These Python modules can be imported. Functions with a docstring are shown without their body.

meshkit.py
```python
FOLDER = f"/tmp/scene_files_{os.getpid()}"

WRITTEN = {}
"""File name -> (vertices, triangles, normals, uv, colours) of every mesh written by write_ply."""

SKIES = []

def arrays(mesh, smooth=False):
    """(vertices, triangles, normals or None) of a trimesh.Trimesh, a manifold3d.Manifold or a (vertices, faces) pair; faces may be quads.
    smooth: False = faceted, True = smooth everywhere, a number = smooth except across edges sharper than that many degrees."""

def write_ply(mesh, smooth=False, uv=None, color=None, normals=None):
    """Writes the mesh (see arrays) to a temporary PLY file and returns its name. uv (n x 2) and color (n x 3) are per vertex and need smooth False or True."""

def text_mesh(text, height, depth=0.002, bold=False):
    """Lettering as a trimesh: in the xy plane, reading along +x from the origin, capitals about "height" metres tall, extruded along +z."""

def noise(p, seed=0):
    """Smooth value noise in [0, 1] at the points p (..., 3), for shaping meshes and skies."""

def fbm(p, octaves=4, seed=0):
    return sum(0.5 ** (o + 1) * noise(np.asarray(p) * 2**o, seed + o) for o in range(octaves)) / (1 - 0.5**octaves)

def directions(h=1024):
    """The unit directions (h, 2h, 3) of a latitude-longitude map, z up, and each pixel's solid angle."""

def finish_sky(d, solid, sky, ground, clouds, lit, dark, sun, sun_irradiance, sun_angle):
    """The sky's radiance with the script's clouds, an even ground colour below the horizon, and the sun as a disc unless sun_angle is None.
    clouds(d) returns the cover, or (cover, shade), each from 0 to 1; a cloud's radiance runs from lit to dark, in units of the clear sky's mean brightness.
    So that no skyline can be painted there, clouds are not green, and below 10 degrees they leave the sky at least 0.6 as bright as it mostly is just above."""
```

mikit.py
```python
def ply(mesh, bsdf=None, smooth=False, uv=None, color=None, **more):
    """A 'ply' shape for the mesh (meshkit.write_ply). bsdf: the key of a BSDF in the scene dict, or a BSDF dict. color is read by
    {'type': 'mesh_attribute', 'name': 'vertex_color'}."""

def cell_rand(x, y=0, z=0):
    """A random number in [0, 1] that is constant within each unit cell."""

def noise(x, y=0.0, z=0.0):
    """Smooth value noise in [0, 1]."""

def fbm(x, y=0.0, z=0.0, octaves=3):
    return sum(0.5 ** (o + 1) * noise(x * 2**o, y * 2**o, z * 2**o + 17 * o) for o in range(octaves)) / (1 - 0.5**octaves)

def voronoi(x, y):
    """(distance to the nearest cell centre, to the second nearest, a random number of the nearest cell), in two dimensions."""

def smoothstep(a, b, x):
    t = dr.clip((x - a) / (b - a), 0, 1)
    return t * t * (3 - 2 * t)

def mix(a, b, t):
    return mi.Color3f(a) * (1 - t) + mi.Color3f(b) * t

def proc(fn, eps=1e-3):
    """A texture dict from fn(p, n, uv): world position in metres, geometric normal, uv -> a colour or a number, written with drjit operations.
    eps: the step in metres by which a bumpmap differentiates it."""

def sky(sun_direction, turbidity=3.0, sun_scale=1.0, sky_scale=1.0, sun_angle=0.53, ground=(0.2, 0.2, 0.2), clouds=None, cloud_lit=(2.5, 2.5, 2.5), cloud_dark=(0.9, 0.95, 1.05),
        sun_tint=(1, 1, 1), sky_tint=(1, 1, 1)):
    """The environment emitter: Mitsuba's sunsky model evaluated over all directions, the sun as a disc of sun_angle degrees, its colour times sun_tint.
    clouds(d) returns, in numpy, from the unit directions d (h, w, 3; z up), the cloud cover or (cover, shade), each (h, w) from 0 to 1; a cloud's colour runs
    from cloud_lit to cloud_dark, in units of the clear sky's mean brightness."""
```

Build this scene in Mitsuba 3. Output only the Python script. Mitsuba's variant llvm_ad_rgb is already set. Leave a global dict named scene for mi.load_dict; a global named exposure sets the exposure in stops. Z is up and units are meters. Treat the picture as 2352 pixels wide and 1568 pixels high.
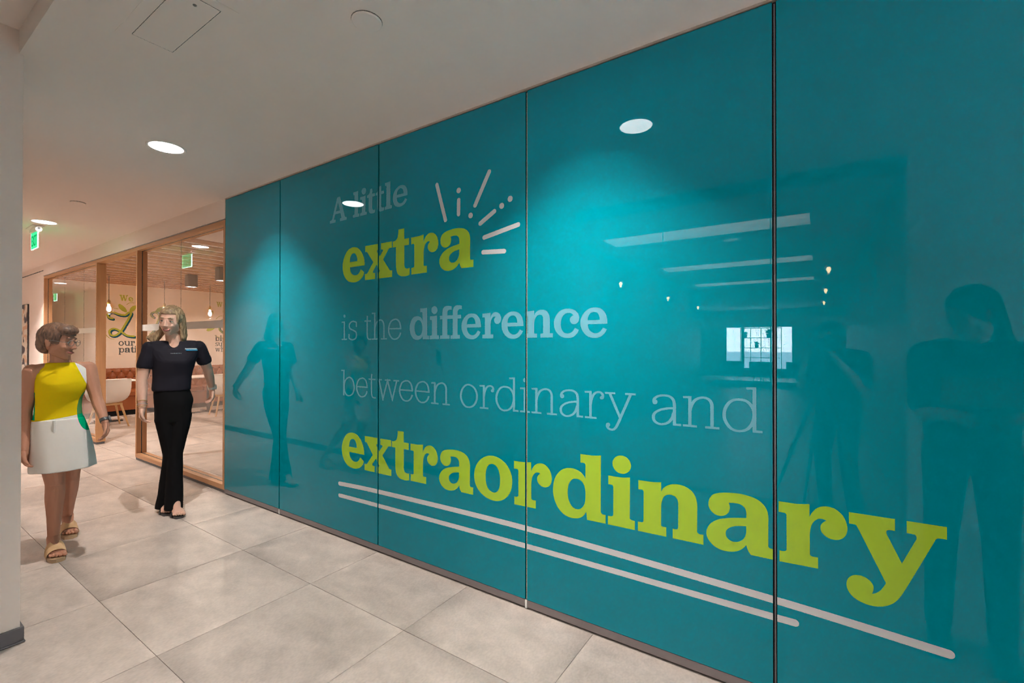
import math, random
import numpy as np
import drjit as dr
import mitsuba as mi
import trimesh
import manifold3d as m3
from shapely.geometry import Polygon, LineString, LinearRing, Point, box as sbox
from shapely import affinity, union_all
import mikit, meshkit

T = mi.ScalarTransform4f
random.seed(7)
rng = np.random.default_rng(7)
scene, labels = {}, {}
PI = math.pi

# ------------------------------------------------------------------ camera, light, exposure
EYE = np.array([0.0, 0.0, 1.40])
YAW, PITCH, ROLL = 0.980648, 0.005163, 0.000781
FWD = np.array([-math.cos(YAW) * math.cos(PITCH), math.sin(YAW) * math.cos(PITCH), math.sin(PITCH)])
RIGHT = np.cross(FWD, [0, 0, 1]); RIGHT /= np.linalg.norm(RIGHT)
UPV = np.cross(RIGHT, FWD)
UPV = UPV * math.cos(ROLL) - RIGHT * math.sin(ROLL)
scene['camera'] = {'type': 'perspective', 'fov_axis': 'x', 'fov': 2 * math.degrees(math.atan(1176 / 1050.7355)),
                   'near_clip': 0.02, 'far_clip': 5000.0,
                   'to_world': T().look_at(origin=EYE.tolist(), target=(EYE + FWD).tolist(), up=UPV.tolist())}
exposure = 0.40
# daylight beyond the lounge window (the interior is closed; it only enters there)
scene['daylight'] = {'type': 'constant', 'radiance': {'type': 'rgb', 'value': [36.0, 40.0, 45.0]}, 'sampling_weight': 0.6}
LIGHT_WARM = np.array([1.0, 0.93, 0.87])
BEAM = 16.2            # candela-like strength of a corridor downlight
LENS = 27.0            # radiance of a downlight lens
COVE = 11.5             # radiance of the lounge light coffers

H, HU = 2.76, 2.87     # ceiling heights: corridor, raised part behind the camera
YW = 2.062             # the teal wall
YP = -0.50             # glazed partition of the lounge behind the camera
XL = -3.115            # end of the left corridor wall
XC = -11.80            # graphic wall at the end of the cafe
HC = 2.60              # slatted cafe ceiling

# ------------------------------------------------------------------ helpers
def numbered(key):
    if key not in scene and key not in labels and not any(k.startswith(key + '__') for k in scene):
        return key
    n = 1
    while True:
        k = f'{key}_{n:03d}'
        if k not in scene and k not in labels and not any(q.startswith(k + '__') for q in scene):
            return k
        n += 1

def tag(key, label=None, category=None, group=None, kind=None):
    d = labels.setdefault(key, {})
    for a, b in (('label', label), ('category', category), ('group', group), ('kind', kind)):
        if b: d[a] = b
    return key

def thing(name, label, category, group=None):
    key = numbered(name)
    return tag(key, label, category, group)

def add(key, mesh, bsdf, smooth=False, parent=None, label=None, category=None, group=None, kind=None, to_world=None, **more):
    if parent: key = parent + '__' + key
    key = numbered(key)
    if isinstance(mesh, dict):
        d = dict(mesh)
    else:
        d = mikit.ply(mesh, bsdf, smooth=smooth, **more)
    if to_world is not None: d['to_world'] = to_world
    scene[key] = d
    if label or category or group or kind: tag(key, label, category, group, kind)
    return key

def bx(x0, y0, z0, x1, y1, z1, c=0.0):
    """A box, with its edges chamfered by c."""
    x0, x1 = min(x0, x1), max(x0, x1); y0, y1 = min(y0, y1), max(y0, y1); z0, z1 = min(z0, z1), max(z0, z1)
    if c <= 0:
        return trimesh.creation.box(bounds=[[x0, y0, z0], [x1, y1, z1]])
    c = min(c, 0.45 * min(x1 - x0, y1 - y0, z1 - z0))
    pts = []
    for sx in (0, 1):
        for sy in (0, 1):
            for sz in (0, 1):
                p = np.array([(x0, x1)[sx], (y0, y1)[sy], (z0, z1)[sz]], float)
                d = np.array([1 - 2 * sx, 1 - 2 * sy, 1 - 2 * sz], float) * c
                for a in range(3):
                    q = p + d; q[a] = p[a]; pts.append(q)
    return hull(pts)

def hull(pts):
    m = m3.Manifold.hull_points(np.asarray(pts, np.float64)).to_mesh()
    return trimesh.Trimesh(m.vert_properties[:, :3], m.tri_verts, process=False)

def cat(*ms):
    return trimesh.util.concatenate([m for m in ms if m is not None])

def cyl(p0, p1, r0, r1=None, n=20):
    r1 = r0 if r1 is None else r1
    p0, p1 = np.asarray(p0, float), np.asarray(p1, float)
    z = (p1 - p0) / np.linalg.norm(p1 - p0)
    x = np.cross(z, [0, 0, 1] if abs(z[2]) < 0.9 else [1, 0, 0]); x /= np.linalg.norm(x)
    y = np.cross(z, x)
    t = np.arange(n) * 2 * PI / n
    ring = np.cos(t)[:, None] * x + np.sin(t)[:, None] * y
    v = np.vstack([p0 + ring * r0, p1 + ring * r1, [p0], [p1]])
    i = np.arange(n); j = (i + 1) % n
    f = np.vstack([np.stack([i, j, j + n], 1), np.stack([i, j + n, i + n], 1), np.stack([j, i, i * 0 + 2 * n], 1), np.stack([i + n, j + n, i * 0 + 2 * n + 1], 1)])
    return trimesh.Trimesh(v, f, process=False)

def tube(path, r, n=10):
    path = np.asarray(path, float)
    r = np.broadcast_to(r, len(path))
    return cat(*[cyl(path[i], path[i + 1], r[i], r[i + 1], n) for i in range(len(path) - 1)])

def lathe(profile, n=32, at=(0, 0, 0)):
    """Profile of (radius, z), open or closed, turned about the vertical axis."""
    m = trimesh.creation.revolve(np.asarray(profile, float), sections=n)
    m.apply_translation(at)
    return m

def ball(p, r, sub=2, scale=None):
    m = trimesh.creation.icosphere(subdivisions=sub, radius=r)
    if scale is not None: m.vertices *= np.asarray(scale, float)
    m.apply_translation(p)
    return m

def extrude(poly, depth):
    gs = [g for g in getattr(poly, 'geoms', [poly]) if g.area > 1e-9]
    return cat(*[trimesh.creation.extrude_polygon(g, depth, engine='earcut') for g in gs])

def on_wall_y(mesh, y):
    """xy drawing -> a wall that faces -y: drawing x runs along +x, drawing y up."""
    v = mesh.vertices
    mesh.vertices = np.stack([v[:, 0], y - v[:, 2], v[:, 1]], 1)
    return mesh

def on_wall_x(mesh, x):
    """xy drawing -> a wall that faces +x: drawing x runs along +y, drawing y up."""
    v = mesh.vertices
    mesh.vertices = np.stack([x + v[:, 2], v[:, 0], v[:, 1]], 1)
    return mesh

def quad(a, b, c, d):
    return trimesh.Trimesh(np.array([a, b, c, d], float), [[0, 1, 2], [0, 2, 3]], process=False)

# ------------------------------------------------------------------ materials
def rgb(*v): return {'type': 'rgb', 'value': list(map(float, v[0] if len(v) == 1 else v))}
def diffuse(*c): return {'type': 'twosided', 'b': {'type': 'diffuse', 'reflectance': rgb(*c)}}
def princ(color, rough=0.5, metallic=0.0, spec=0.5, **k):
    c = color if isinstance(color, dict) else rgb(color)
    return {'type': 'twosided', 'b': {'type': 'principled', 'base_color': c, 'roughness': rough, 'metallic': metallic, 'specular': spec, **k}}
def gloss(*c):
    """Back-painted or printed glass: a clear polished face over an even colour."""
    return {'type': 'twosided', 'b': {'type': 'plastic', 'diffuse_reflectance': rgb(*c), 'int_ior': 1.29, 'nonlinear': False}}

S = scene
S['paint_wall'] = diffuse(0.82, 0.74, 0.69)
S['paint_ceiling'] = diffuse(0.875, 0.79, 0.735)
S['paint_ceiling_item'] = diffuse(0.87, 0.79, 0.74)
S['teal_glass'] = gloss(0.0, 0.188, 0.245)
S['lime_print'] = gloss(0.335, 0.525, 0.04)
S['blue_print'] = gloss(0.125, 0.35, 0.43)
S['white_print'] = gloss(0.57, 0.575, 0.59)
S['black_body'] = diffuse(0.01, 0.03, 0.02)
S['dark_gap'] = diffuse(0.018, 0.018, 0.02)
S['seam_grey'] = princ((0.10, 0.10, 0.105), 0.5)
S['seam_tan'] = princ((0.42, 0.36, 0.31), 0.45)
S['base_grey'] = princ((0.145, 0.125, 0.125), 0.45)
S['base_dark'] = princ((0.075, 0.072, 0.078), 0.5)
S['grout'] = diffuse(0.26, 0.23, 0.205)
S['glass_pane'] = {'type': 'thindielectric', 'int_ior': 1.5}
S['frost'] = {'type': 'principledthin', 'base_color': rgb(0.80, 0.79, 0.76), 'roughness': 0.6, 'diff_trans': 1.0, 'spec_trans': 0.0}
S['black_metal'] = princ((0.02, 0.02, 0.022), 0.4, 0.0)
S['grey_metal'] = princ((0.11, 0.105, 0.10), 0.45)
S['steel'] = princ((0.55, 0.55, 0.56), 0.35, 0.9)
S['brass'] = princ((0.55, 0.36, 0.14), 0.3, 0.9)
S['white_plastic'] = princ((0.76, 0.74, 0.71), 0.4)
S['shell_white'] = princ((0.80, 0.76, 0.72), 0.45)
S['table_white'] = princ((0.78, 0.76, 0.73), 0.35)
S['chair_wood'] = princ((0.58, 0.36, 0.17), 0.5)
S['leather'] = princ((0.27, 0.075, 0.022), 0.42)
S['leather_button'] = princ((0.10, 0.028, 0.010), 0.45)
S['clear_glass'] = {'type': 'thindielectric', 'int_ior': 1.7, 'specular_transmittance': rgb(0.92, 0.88, 0.80)}
S['amber_glass'] = {'type': 'thindielectric', 'int_ior': 1.9, 'specular_transmittance': rgb(0.92, 0.78, 0.54)}
S['green_ink'] = diffuse(0.22, 0.36, 0.05)
S['lime_ink'] = diffuse(0.42, 0.47, 0.09)
S['navy_ink'] = diffuse(0.02, 0.10, 0.16)
S['olive_ink'] = diffuse(0.40, 0.40, 0.09)
S['slate_ink'] = diffuse(0.09, 0.11, 0.13)

def wood_fn(axis):
    def fn(p, n, uv):
        q = [p.x, p.y, p.z]
        s = [34.0, 34.0, 34.0]; s[axis] = 1.6
        a = mikit.fbm(q[0] * s[0], q[1] * s[1], q[2] * s[2], 3)
        b = mikit.noise(q[0] * s[0] * 4, q[1] * s[1] * 4, q[2] * s[2] * 3)
        return mikit.mix((0.35, 0.17, 0.075), (0.50, 0.27, 0.13), dr.clip(a * 1.2 - 0.1 + 0.15 * (b - 0.5), 0, 1))
    return fn
S['wood_x'] = princ(mikit.proc(wood_fn(0)), 0.5)
S['wood_z'] = princ(mikit.proc(wood_fn(2)), 0.5)
def slat_fn(p, n, uv):
    a = mikit.fbm(p.x * 30, p.y * 1.5, p.z * 30, 2)
    return mikit.mix((0.27, 0.115, 0.05), (0.38, 0.18, 0.08), a)
S['wood_slat'] = princ(mikit.proc(slat_fn), 0.55)

TX, TY, TX0, TY0 = 0.780, 0.7465, -2.467, 1.570      # tile pitch and a joint crossing
def tile_fn(p, n, uv):
    i, j = dr.floor((p.x - TX0) / TX), dr.floor((p.y - TY0) / TY)
    r = mikit.cell_rand(i, j, 3); r2 = mikit.cell_rand(i, j, 9); r3 = mikit.cell_rand(i, j, 14)
    ox, oy = r * 37.0, r2 * 53.0
    a = mikit.fbm(p.x * 2.2 + ox, p.y * 2.8 + oy, 0.0, 5)
    b = mikit.fbm(p.x * 9.0 + ox, p.y * 14.0 + oy, 3.0, 4)
    c = mikit.noise(p.x * 160.0, p.y * 110.0, 0.0)
    u = (p.x - TX0) / TX - i; v = (p.y - TY0) / TY - j
    edge = dr.minimum(dr.minimum(u, 1 - u), dr.minimum(v, 1 - v))
    wash = mikit.smoothstep(0.20, 0.0, edge) * mikit.smoothstep(0.42, 0.70, a + 0.25 * (b - 0.5))
    pale = mikit.smoothstep(0.10, 0.0, edge) * mikit.smoothstep(0.52, 0.30, a)
    k = 0.88 + 0.14 * (r3 - 0.5) + 0.27 * (a - 0.5) + 0.24 * (b - 0.5) + 0.10 * (c - 0.5) - 0.26 * wash + 0.13 * pale
    return mi.Color3f(0.57, 0.487, 0.433) * k
S['tile'] = princ(mikit.proc(tile_fn), 0.42, spec=0.35)

# ------------------------------------------------------------------ floor
add('floor', cat(bx(-22, YP - 0.02, -0.06, 3.2, YW + 0.12, -0.003), bx(XC - 0.05, YW + 0.12, -0.06, -4.4, 7.0, -0.003)), 'grout',
    label='grey grout bed under the large stone-look floor tiles', kind='structure')
def lay_tiles(x0, y0, x1, y1):
    for i in range(math.floor((x0 - TX0) / TX), math.ceil((x1 - TX0) / TX)):
        for j in range(math.floor((y0 - TY0) / TY), math.ceil((y1 - TY0) / TY)):
            a, b = TX0 + i * TX + 0.0008, TX0 + (i + 1) * TX - 0.0008
            c, d = TY0 + j * TY + 0.0008, TY0 + (j + 1) * TY - 0.0008
            a, b, c, d = max(a, x0), min(b, x1), max(c, y0), min(d, y1)
            if b - a < 0.02 or d - c < 0.02: continue
            dz = rng.uniform(-0.0006, 0.0)
            v, w = 0.0008, -0.010
            vs = [(a, c, w), (b, c, w), (b, d, w), (a, d, w), (a + v, c + v, dz), (b - v, c + v, dz), (b - v, d - v, dz), (a + v, d - v, dz)]
            f = [[4, 5, 6], [4, 6, 7]]
            for q in range(4):
                r = (q + 1) % 4
                f += [[q, r, r + 4], [q, r + 4, q + 4]]
            # the chamfer
            add('tile', trimesh.Trimesh(vs, f, process=False), 'tile', parent='floor')
lay_tiles(-14.2, YP, 2.6, YW - 0.004)
lay_tiles(XC + 0.02, YW, -4.60, 6.1)

# ------------------------------------------------------------------ teal glass wall
EDGES = [-4.615, -3.680, -2.467, -1.2905, -0.1428, 1.030, 2.20]
GAPS = [0.003, 0.011, 0.012, 0.012, 0.0145, 0.012, 0.004]
tag('wall_right', 'wall of large glossy teal glass panels that carries the slogan', kind='structure')
add('backing', bx(-4.62, YW + 0.011, 0.0, 2.3, YW + 0.10, H), 'dark_gap', parent='wall_right')
for k in range(6):
    a, b = EDGES[k] + GAPS[k] / 2, EDGES[k + 1] - GAPS[k + 1] / 2
    add('panel', bx(a, YW, 0.046, b, YW + 0.010, H - 0.013, 0.0012), 'teal_glass', parent='wall_right')
for k in range(1, 6):
    if k >= 3:   # the nearer joints show a strip of seal beside the shadow
        a, b = (0.02, 0.42) if k == 3 else (-0.12, 0.25)
        add('seal', bx(EDGES[k] + GAPS[k] * a, YW + 0.004, 0.05, EDGES[k] + GAPS[k] * b, YW + 0.011, H - 0.02), 'seam_tan' if k == 3 else 'seam_grey', parent='wall_right')
add('top_trim', bx(-4.62, YW - 0.004, H - 0.010, 2.3, YW + 0.02, H), 'seam_tan', parent='wall_right')
add('bottom_rail', bx(-4.62, YW + 0.002, 0.006, 2.3, YW + 0.02, 0.044), 'base_grey', parent='wall_right', label='grey metal rail along the foot of the glass')
for xk in (EDGES[1], EDGES[3]):
    add('rail_clip', bx(xk - 0.006, YW - 0.002, 0.0, xk + 0.006, YW + 0.01, 0.044, 0.001), 'white_plastic', parent='wall_right')

# lettering: outlines in thousandths of the letter's width and of the x-height
GLYPHS = {
    'Be': ('outline', ['1000,440 988,590s 928,742s 820,890s 651,1005s 436,1032s 232,962s 93,805s 17,629s 0,477s 26,314s 108,159s 260,33s 435,-19s 631,-22s 812,35s 930,134s 984,241 827,340 780,259s 715,205s 618,178s 496,199s 409,260s 359,343s 344,443', '333,600 345,703s 394,804s 476,850s 567,836s 635,771s 667,694s 679,598'], []),
    'Bx': ('outline', ['8,1000 523,999 523,820 466,820 446,809 446,784 558,629 659,759 675,797s 644,818s 598,821 598,998 990,999 990,821 906,820s 871,794 675,527 912,200 957,181s 1000,183 1000,2 469,-2 468,177 533,182s 564,210s 549,239 482,318 451,394 422,387 307,234 303,198s 328,177s 382,178 382,0 1,1 0,180 72,179s 104,205 317,491 92,802 60,827s 9,824'], []),
    'Bt': ('outline', ['0,982 136,991s 247,1035s 311,1115s 342,1291 684,1293 686,1001 963,1000 964,821 686,820 689,281 714,224s 785,184s 893,173s 1000,186 998,3 863,-21s 646,-25s 427,6s 284,81s 219,187s 199,321 194,819 1,821'], []),
    'Br': ('outline', ['0,1001 139,1001s 288,1003s 466,1029 466,817 500,890s 580,986s 693,1032s 820,1018s 924,942s 979,842s 1000,732s 979,627s 918,552s 827,520s 729,534s 651,594s 623,669s 644,745s 708,801 672,819s 608,817s 544,773s 493,686s 472,560s 469,462 470,216 479,193s 515,182s 589,183 589,4 10,-2 10,179 80,179s 113,197s 122,231 121,787 109,811s 79,822s 0,821'], []),
    'Ba': ('outline', ['599,623 601,702s 591,766s 564,813s 508,845s 436,852s 342,839 355,796s 360,749s 347,689s 310,628s 240,588s 157,587s 81,636s 41,706s 34,774s 52,866s 107,945s 199,988s 307,1012s 453,1027s 595,1019s 735,982s 826,919s 887,825s 909,709s 909,608 907,220 914,194s 934,180s 1000,178 1000,0 666,1 633,49s 614,101s 598,156 555,91s 491,32s 395,-11s 289,-25s 181,-7s 89,49s 21,141s 0,234s 22,338s 81,430s 182,510s 306,559s 436,592s', '598,481 516,468s 428,445s 355,402s 310,348s 296,283s 314,224s 363,178s 435,169s 507,198s 563,258s 594,341s 599,418'], []),
    'Bo': ('outline', ['417,1026s 270,970s 128,850s 38,696s 0,524s 12,366s 61,229s 167,103s 316,14s 476,-26s 613,-20s 754,33s 879,139s 962,282s 1000,466s 989,628s 934,771s 830,906s 690,994s 547,1031s', '468,837s 388,792s 333,685s 311,537s 318,394s 352,276s 425,192s 541,166s 627,211s 677,317s 693,461s 683,614s 648,730s 576,815s'], []),
    'Bd': ('outline', ['538,1362 655,1360s 776,1363s 917,1385 913,240 918,213s 944,186s 1000,185 1000,7 663,5 648,175 614,102s 552,30s 458,-15s 331,-23s 213,19s 114,114s 42,252s 3,411s 0,565s 31,737s 103,886s 202,986s 320,1030s 437,1026s 541,978s 593,926s 632,859 634,1133 626,1166s 603,1180s 538,1182', '439,824s 373,789s 315,684s 292,528s 304,379s 342,271s 405,198s 495,185s 572,241s 619,343s 633,483s 629,619s 598,739s 536,807s'], []),
    'Bi': ('outline', ['17,1001 250,999s 515,1000s 826,1025 815,225 831,199s 884,184s 1000,182 1000,3 0,6 4,182 136,182s 187,201s 204,247 208,776 192,807s 146,822s 17,822', '475,1438s 302,1399s 192,1314s 180,1236s 229,1162s 363,1096s 576,1078s 756,1128s 850,1205s 860,1282s 796,1364s 657,1424s'], []),
    'Bn': ('outline', ['8,1001 125,1002s 248,1004s 373,1025 373,849 419,931s 495,997s 578,1025s 668,1028s 764,996s 844,931s 891,836s 911,720s 913,640 909,225 915,202s 941,182s 1000,182 1000,2 550,3 550,182 606,182s 626,199s 633,242 635,660 623,740s 586,793s 536,814s 486,810s 427,771s 394,702s 376,605s 373,511 372,214 376,194s 397,181s 452,182 452,4 0,3 0,184 67,185s 85,202s 91,241 95,779 88,809s 68,823s 8,821'], []),
    'By': ('outline', ['29,999 507,999 507,818 450,818s 424,800s 420,771s 426,742 575,340 715,740 718,776s 706,805s 685,814s 623,818 623,999 1000,1000 1000,815 927,814s 904,799s 890,769 613,-26s 560,-164s 502,-272s 429,-346s 356,-385s 258,-401s 152,-377s 66,-320s 16,-238s 0,-146s 16,-60s 55,-2s 110,28s 183,25s 248,-18s 282,-75s 288,-135s 271,-216 319,-187s 371,-114s 415,-5 119,787 104,812s 77,820s 29,819'], []),
    'Dd': ('outline', ['551,1369 723,1369s 896,1386 904,185 910,166s 932,153s 1000,150 1000,-6 684,-6 673,152 629,68s 531,-4s 382,-35s 220,11s 90,149s 24,323s 0,497s 17,670s 89,866s 218,997s 388,1034s 529,1001s 613,932s 672,820 663,1173 649,1200 551,1208', '454,858s 332,783s 267,638s 253,491s 279,318s 342,194s 452,146s 573,190s 642,311s 661,480s 641,651s 571,800s'], []),
    'Di': ('outline', ['2,999 421,1003s 788,1022 785,189 809,158 999,152 1000,-1 1,-7 0,147 183,151 225,169 222,815 192,840 3,843', '828,1256s 785,1172s 665,1112s 499,1092s 333,1118s 211,1184s 166,1271s 210,1356s 332,1416s 498,1435s 663,1408s 784,1343s'], []),
    'Df': ('outline', ['0,848 0,997 218,1001 217,1138s 279,1301s 456,1394s 717,1412s 1000,1380 1000,1231 859,1244s 727,1223s 652,1162s 633,1080 633,1003 940,1003 940,850 634,847 636,181 660,155 839,156 839,0 18,-4 17,147 172,150 206,173 218,848'], []),
    'De': ('outline', ['1000,456 986,634s 923,824s 759,986s 532,1035s 313,992s 128,851s 28,683s 0,502s 29,341s 130,157s 300,19s 533,-30s 733,4s 884,114s 979,263 837,326 760,216s 664,150s 533,138s 413,187s 314,302s 283,454', '277,595 299,721s 370,832s 515,879s 643,834s 710,709s 724,596'], []),
    'Dr': ('outline', ['0,1007 226,1008s 437,1027 440,812 490,924s 591,1019s 749,1037s 906,975s 983,865s 1000,756s 963,650s 878,587s 778,570s 678,621s 629,713s 658,799s 735,851 678,864s 577,845s 496,761s 452,620s 441,511 447,172 462,156 586,155 587,-4 2,1 1,151 117,154 141,176 140,826 116,853 0,853'], []),
    'Dn': ('outline', ['0,1008 167,1010s 337,1030 339,841 396,951s 504,1028s 649,1041s 774,994s 851,889s 889,747s 894,626 894,174 904,163 1000,162 1000,8 565,5 565,159 640,158 661,178 661,685 650,777s 611,839s 533,861s 445,826s 376,716s 341,564s 339,441 339,184 351,163 440,158 440,6 1,-1 1,155 88,162 112,178 111,820 87,848 0,852'], []),
    'Dc': ('outline', ['775,796 700,857s 572,886s 432,844s 334,729s 281,553s 286,394s 334,265s 421,174s 540,145s 669,166s 764,237s 834,343 981,266 912,128s 764,13s 540,-24s 312,28s 136,159s 36,320s 0,501s 36,699s 158,894s 334,1006s 572,1037s 785,992s 923,893s 990,765s 1000,687s 975,572s 902,496s 796,472s 690,518s 641,621s 668,718s'], []),
    'MA': ('outline', ['444,1342 610,1347 888,234 926,158 1000,152 1000,3 605,0 604,154 708,168 636,445 317,444 242,193 259,153 342,149 342,0 0,2 0,153 91,162 135,218', '494,1070 609,596 353,594'], []),
    'Ml': ('outline', ['43,1347 416,1342s 802,1366 785,196 837,163 999,158 1000,12 1,7 0,146 165,155 234,177 261,1170 227,1199 44,1197'], []),
    'Mi': ('outline', ['19,991 425,983s 810,1008 774,197 824,156 999,150 1000,9 1,12 0,145 178,150 254,180 275,808 232,849 20,846', '632,1413s 338,1397s 212,1282s 297,1146s 508,1080s 759,1115s 883,1229s 841,1346s'], []),
    'Mt': ('outline', ['0,974 208,1006s 332,1089s 393,1264 674,1263 662,989 988,990 989,846 663,842 652,300 680,214s 797,154s 1000,158 987,10 763,-17s 524,-9s 317,56s 213,193s 198,321 209,846 1,847'], []),
    'Me': ('outline', ['1000,449 1000,617s 944,798s 832,932s 646,1004s 401,985s 172,857s 38,669s 0,462s 39,241s 175,69s 404,-11s 649,-1s 853,94s 982,259 834,326 741,193s 611,138s 486,142s 346,225s 281,357s 273,451', '273,585 306,738s 401,839s 552,870s 684,796s 733,668s 740,583'], []),
    'Li': ('stroke', ['-11,962 492,962 500,54', '-2,42 998,47'], ['707,1280s 681,1238s 609,1209s 510,1199s 411,1211s 338,1243s 311,1286s 337,1327s 409,1357s 508,1367s 607,1354s 680,1322s']),
    'Ls': ('stroke', ['898,683 897,916 719,961s 504,980s 213,909s 89,753s 196,608s 537,518s 814,429s 912,273s 816,98s 509,20s 261,44s 67,108 66,324'], []),
    'Lt': ('stroke', ['423,1234 393,1012 398,345s 438,150s 587,52s 805,29s 983,45', '-8,966 931,962'], []),
    'Lh': ('stroke', ['-5,1344 194,1339 198,48', '-1,39 398,44', '197,474 250,747s 370,921s 568,991s 729,910s 793,732s 804,516 806,42', '607,44 999,49'], []),
    'Le': ('stroke', ['67,541 935,533 927,651s 848,851s 690,969s 522,992s 249,907s 99,696s 55,509s 101,294s 292,78s 525,22s 791,113s 940,340'], []),
    'Lb': ('stroke', ['5,1347 207,1357 192,9', '577,994s 388,901s 255,689s 219,452s 269,220s 432,40s 633,22s 832,125s 950,350s 953,581s 849,864s 722,968s o'], []),
    'Lw': ('stroke', ['4,974 221,971', '359,967 617,972', '746,964 1001,968', '89,963 271,20 484,947 702,24 893,947'], []),
    'Ln': ('stroke', ['5,962 199,970 198,34', '2,39 397,36', '206,545 250,718s 358,894s 551,979s 710,935s 788,814s 803,648 803,43', '616,35 999,35'], []),
    'Lo': ('stroke', ['475,981s 294,921s 127,735s 59,494s 112,260s 296,47s 537,10s 760,92s 907,288s 951,499s 892,728s 744,895s o'], []),
    'Lr': ('stroke', ['3,956 297,966 302,39', '16,30 614,31', '305,498 372,730s 501,907s 704,978s 887,933s 941,822'], ['996,785s 981,753s 942,728s 887,717s 832,724s 792,745s 778,776s 792,809s 832,834s 887,844s 941,838s 981,816s']),
    'Ld': ('stroke', ['610,1331 808,1337 809,36 1000,35', '400,977s 239,919s 108,743s 53,514s 84,292s 240,58s 441,8s 639,92s 765,300s 804,523s 776,718s 626,930s o'], []),
    'Li2': ('stroke', ['9,952 487,961 483,36', '16,33 999,40'], ['737,1294s 709,1250s 631,1217s 526,1204s 419,1213s 341,1243s 313,1286s 341,1330s 419,1363s 525,1376s 631,1367s 709,1336s']),
    'La': ('stroke', ['72,764 107,869s 225,947s 411,983s 595,966s 732,871s 778,712s 780,550 784,35 998,35', '744,574 515,548s 283,483s 107,368s 58,237s 96,106s 225,23s 388,15s 573,90s 698,241s 757,427'], ['208,751s 196,710s 164,678s 119,664s 74,672s 41,701s 29,741s 41,783s 74,815s 119,829s 164,820s 196,792s']),
    'Ly': ('stroke', ['0,961 343,963', '666,961 999,962', '162,951 502,115', '835,933 520,126s 423,-124s 333,-287s 234,-340s 116,-300s 67,-208'], ['176,-168s 167,-206s 140,-235s 104,-249s 67,-243s 40,-218s 30,-182s 40,-144s 67,-114s 104,-101s 140,-107s 167,-132s']),
}
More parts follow.
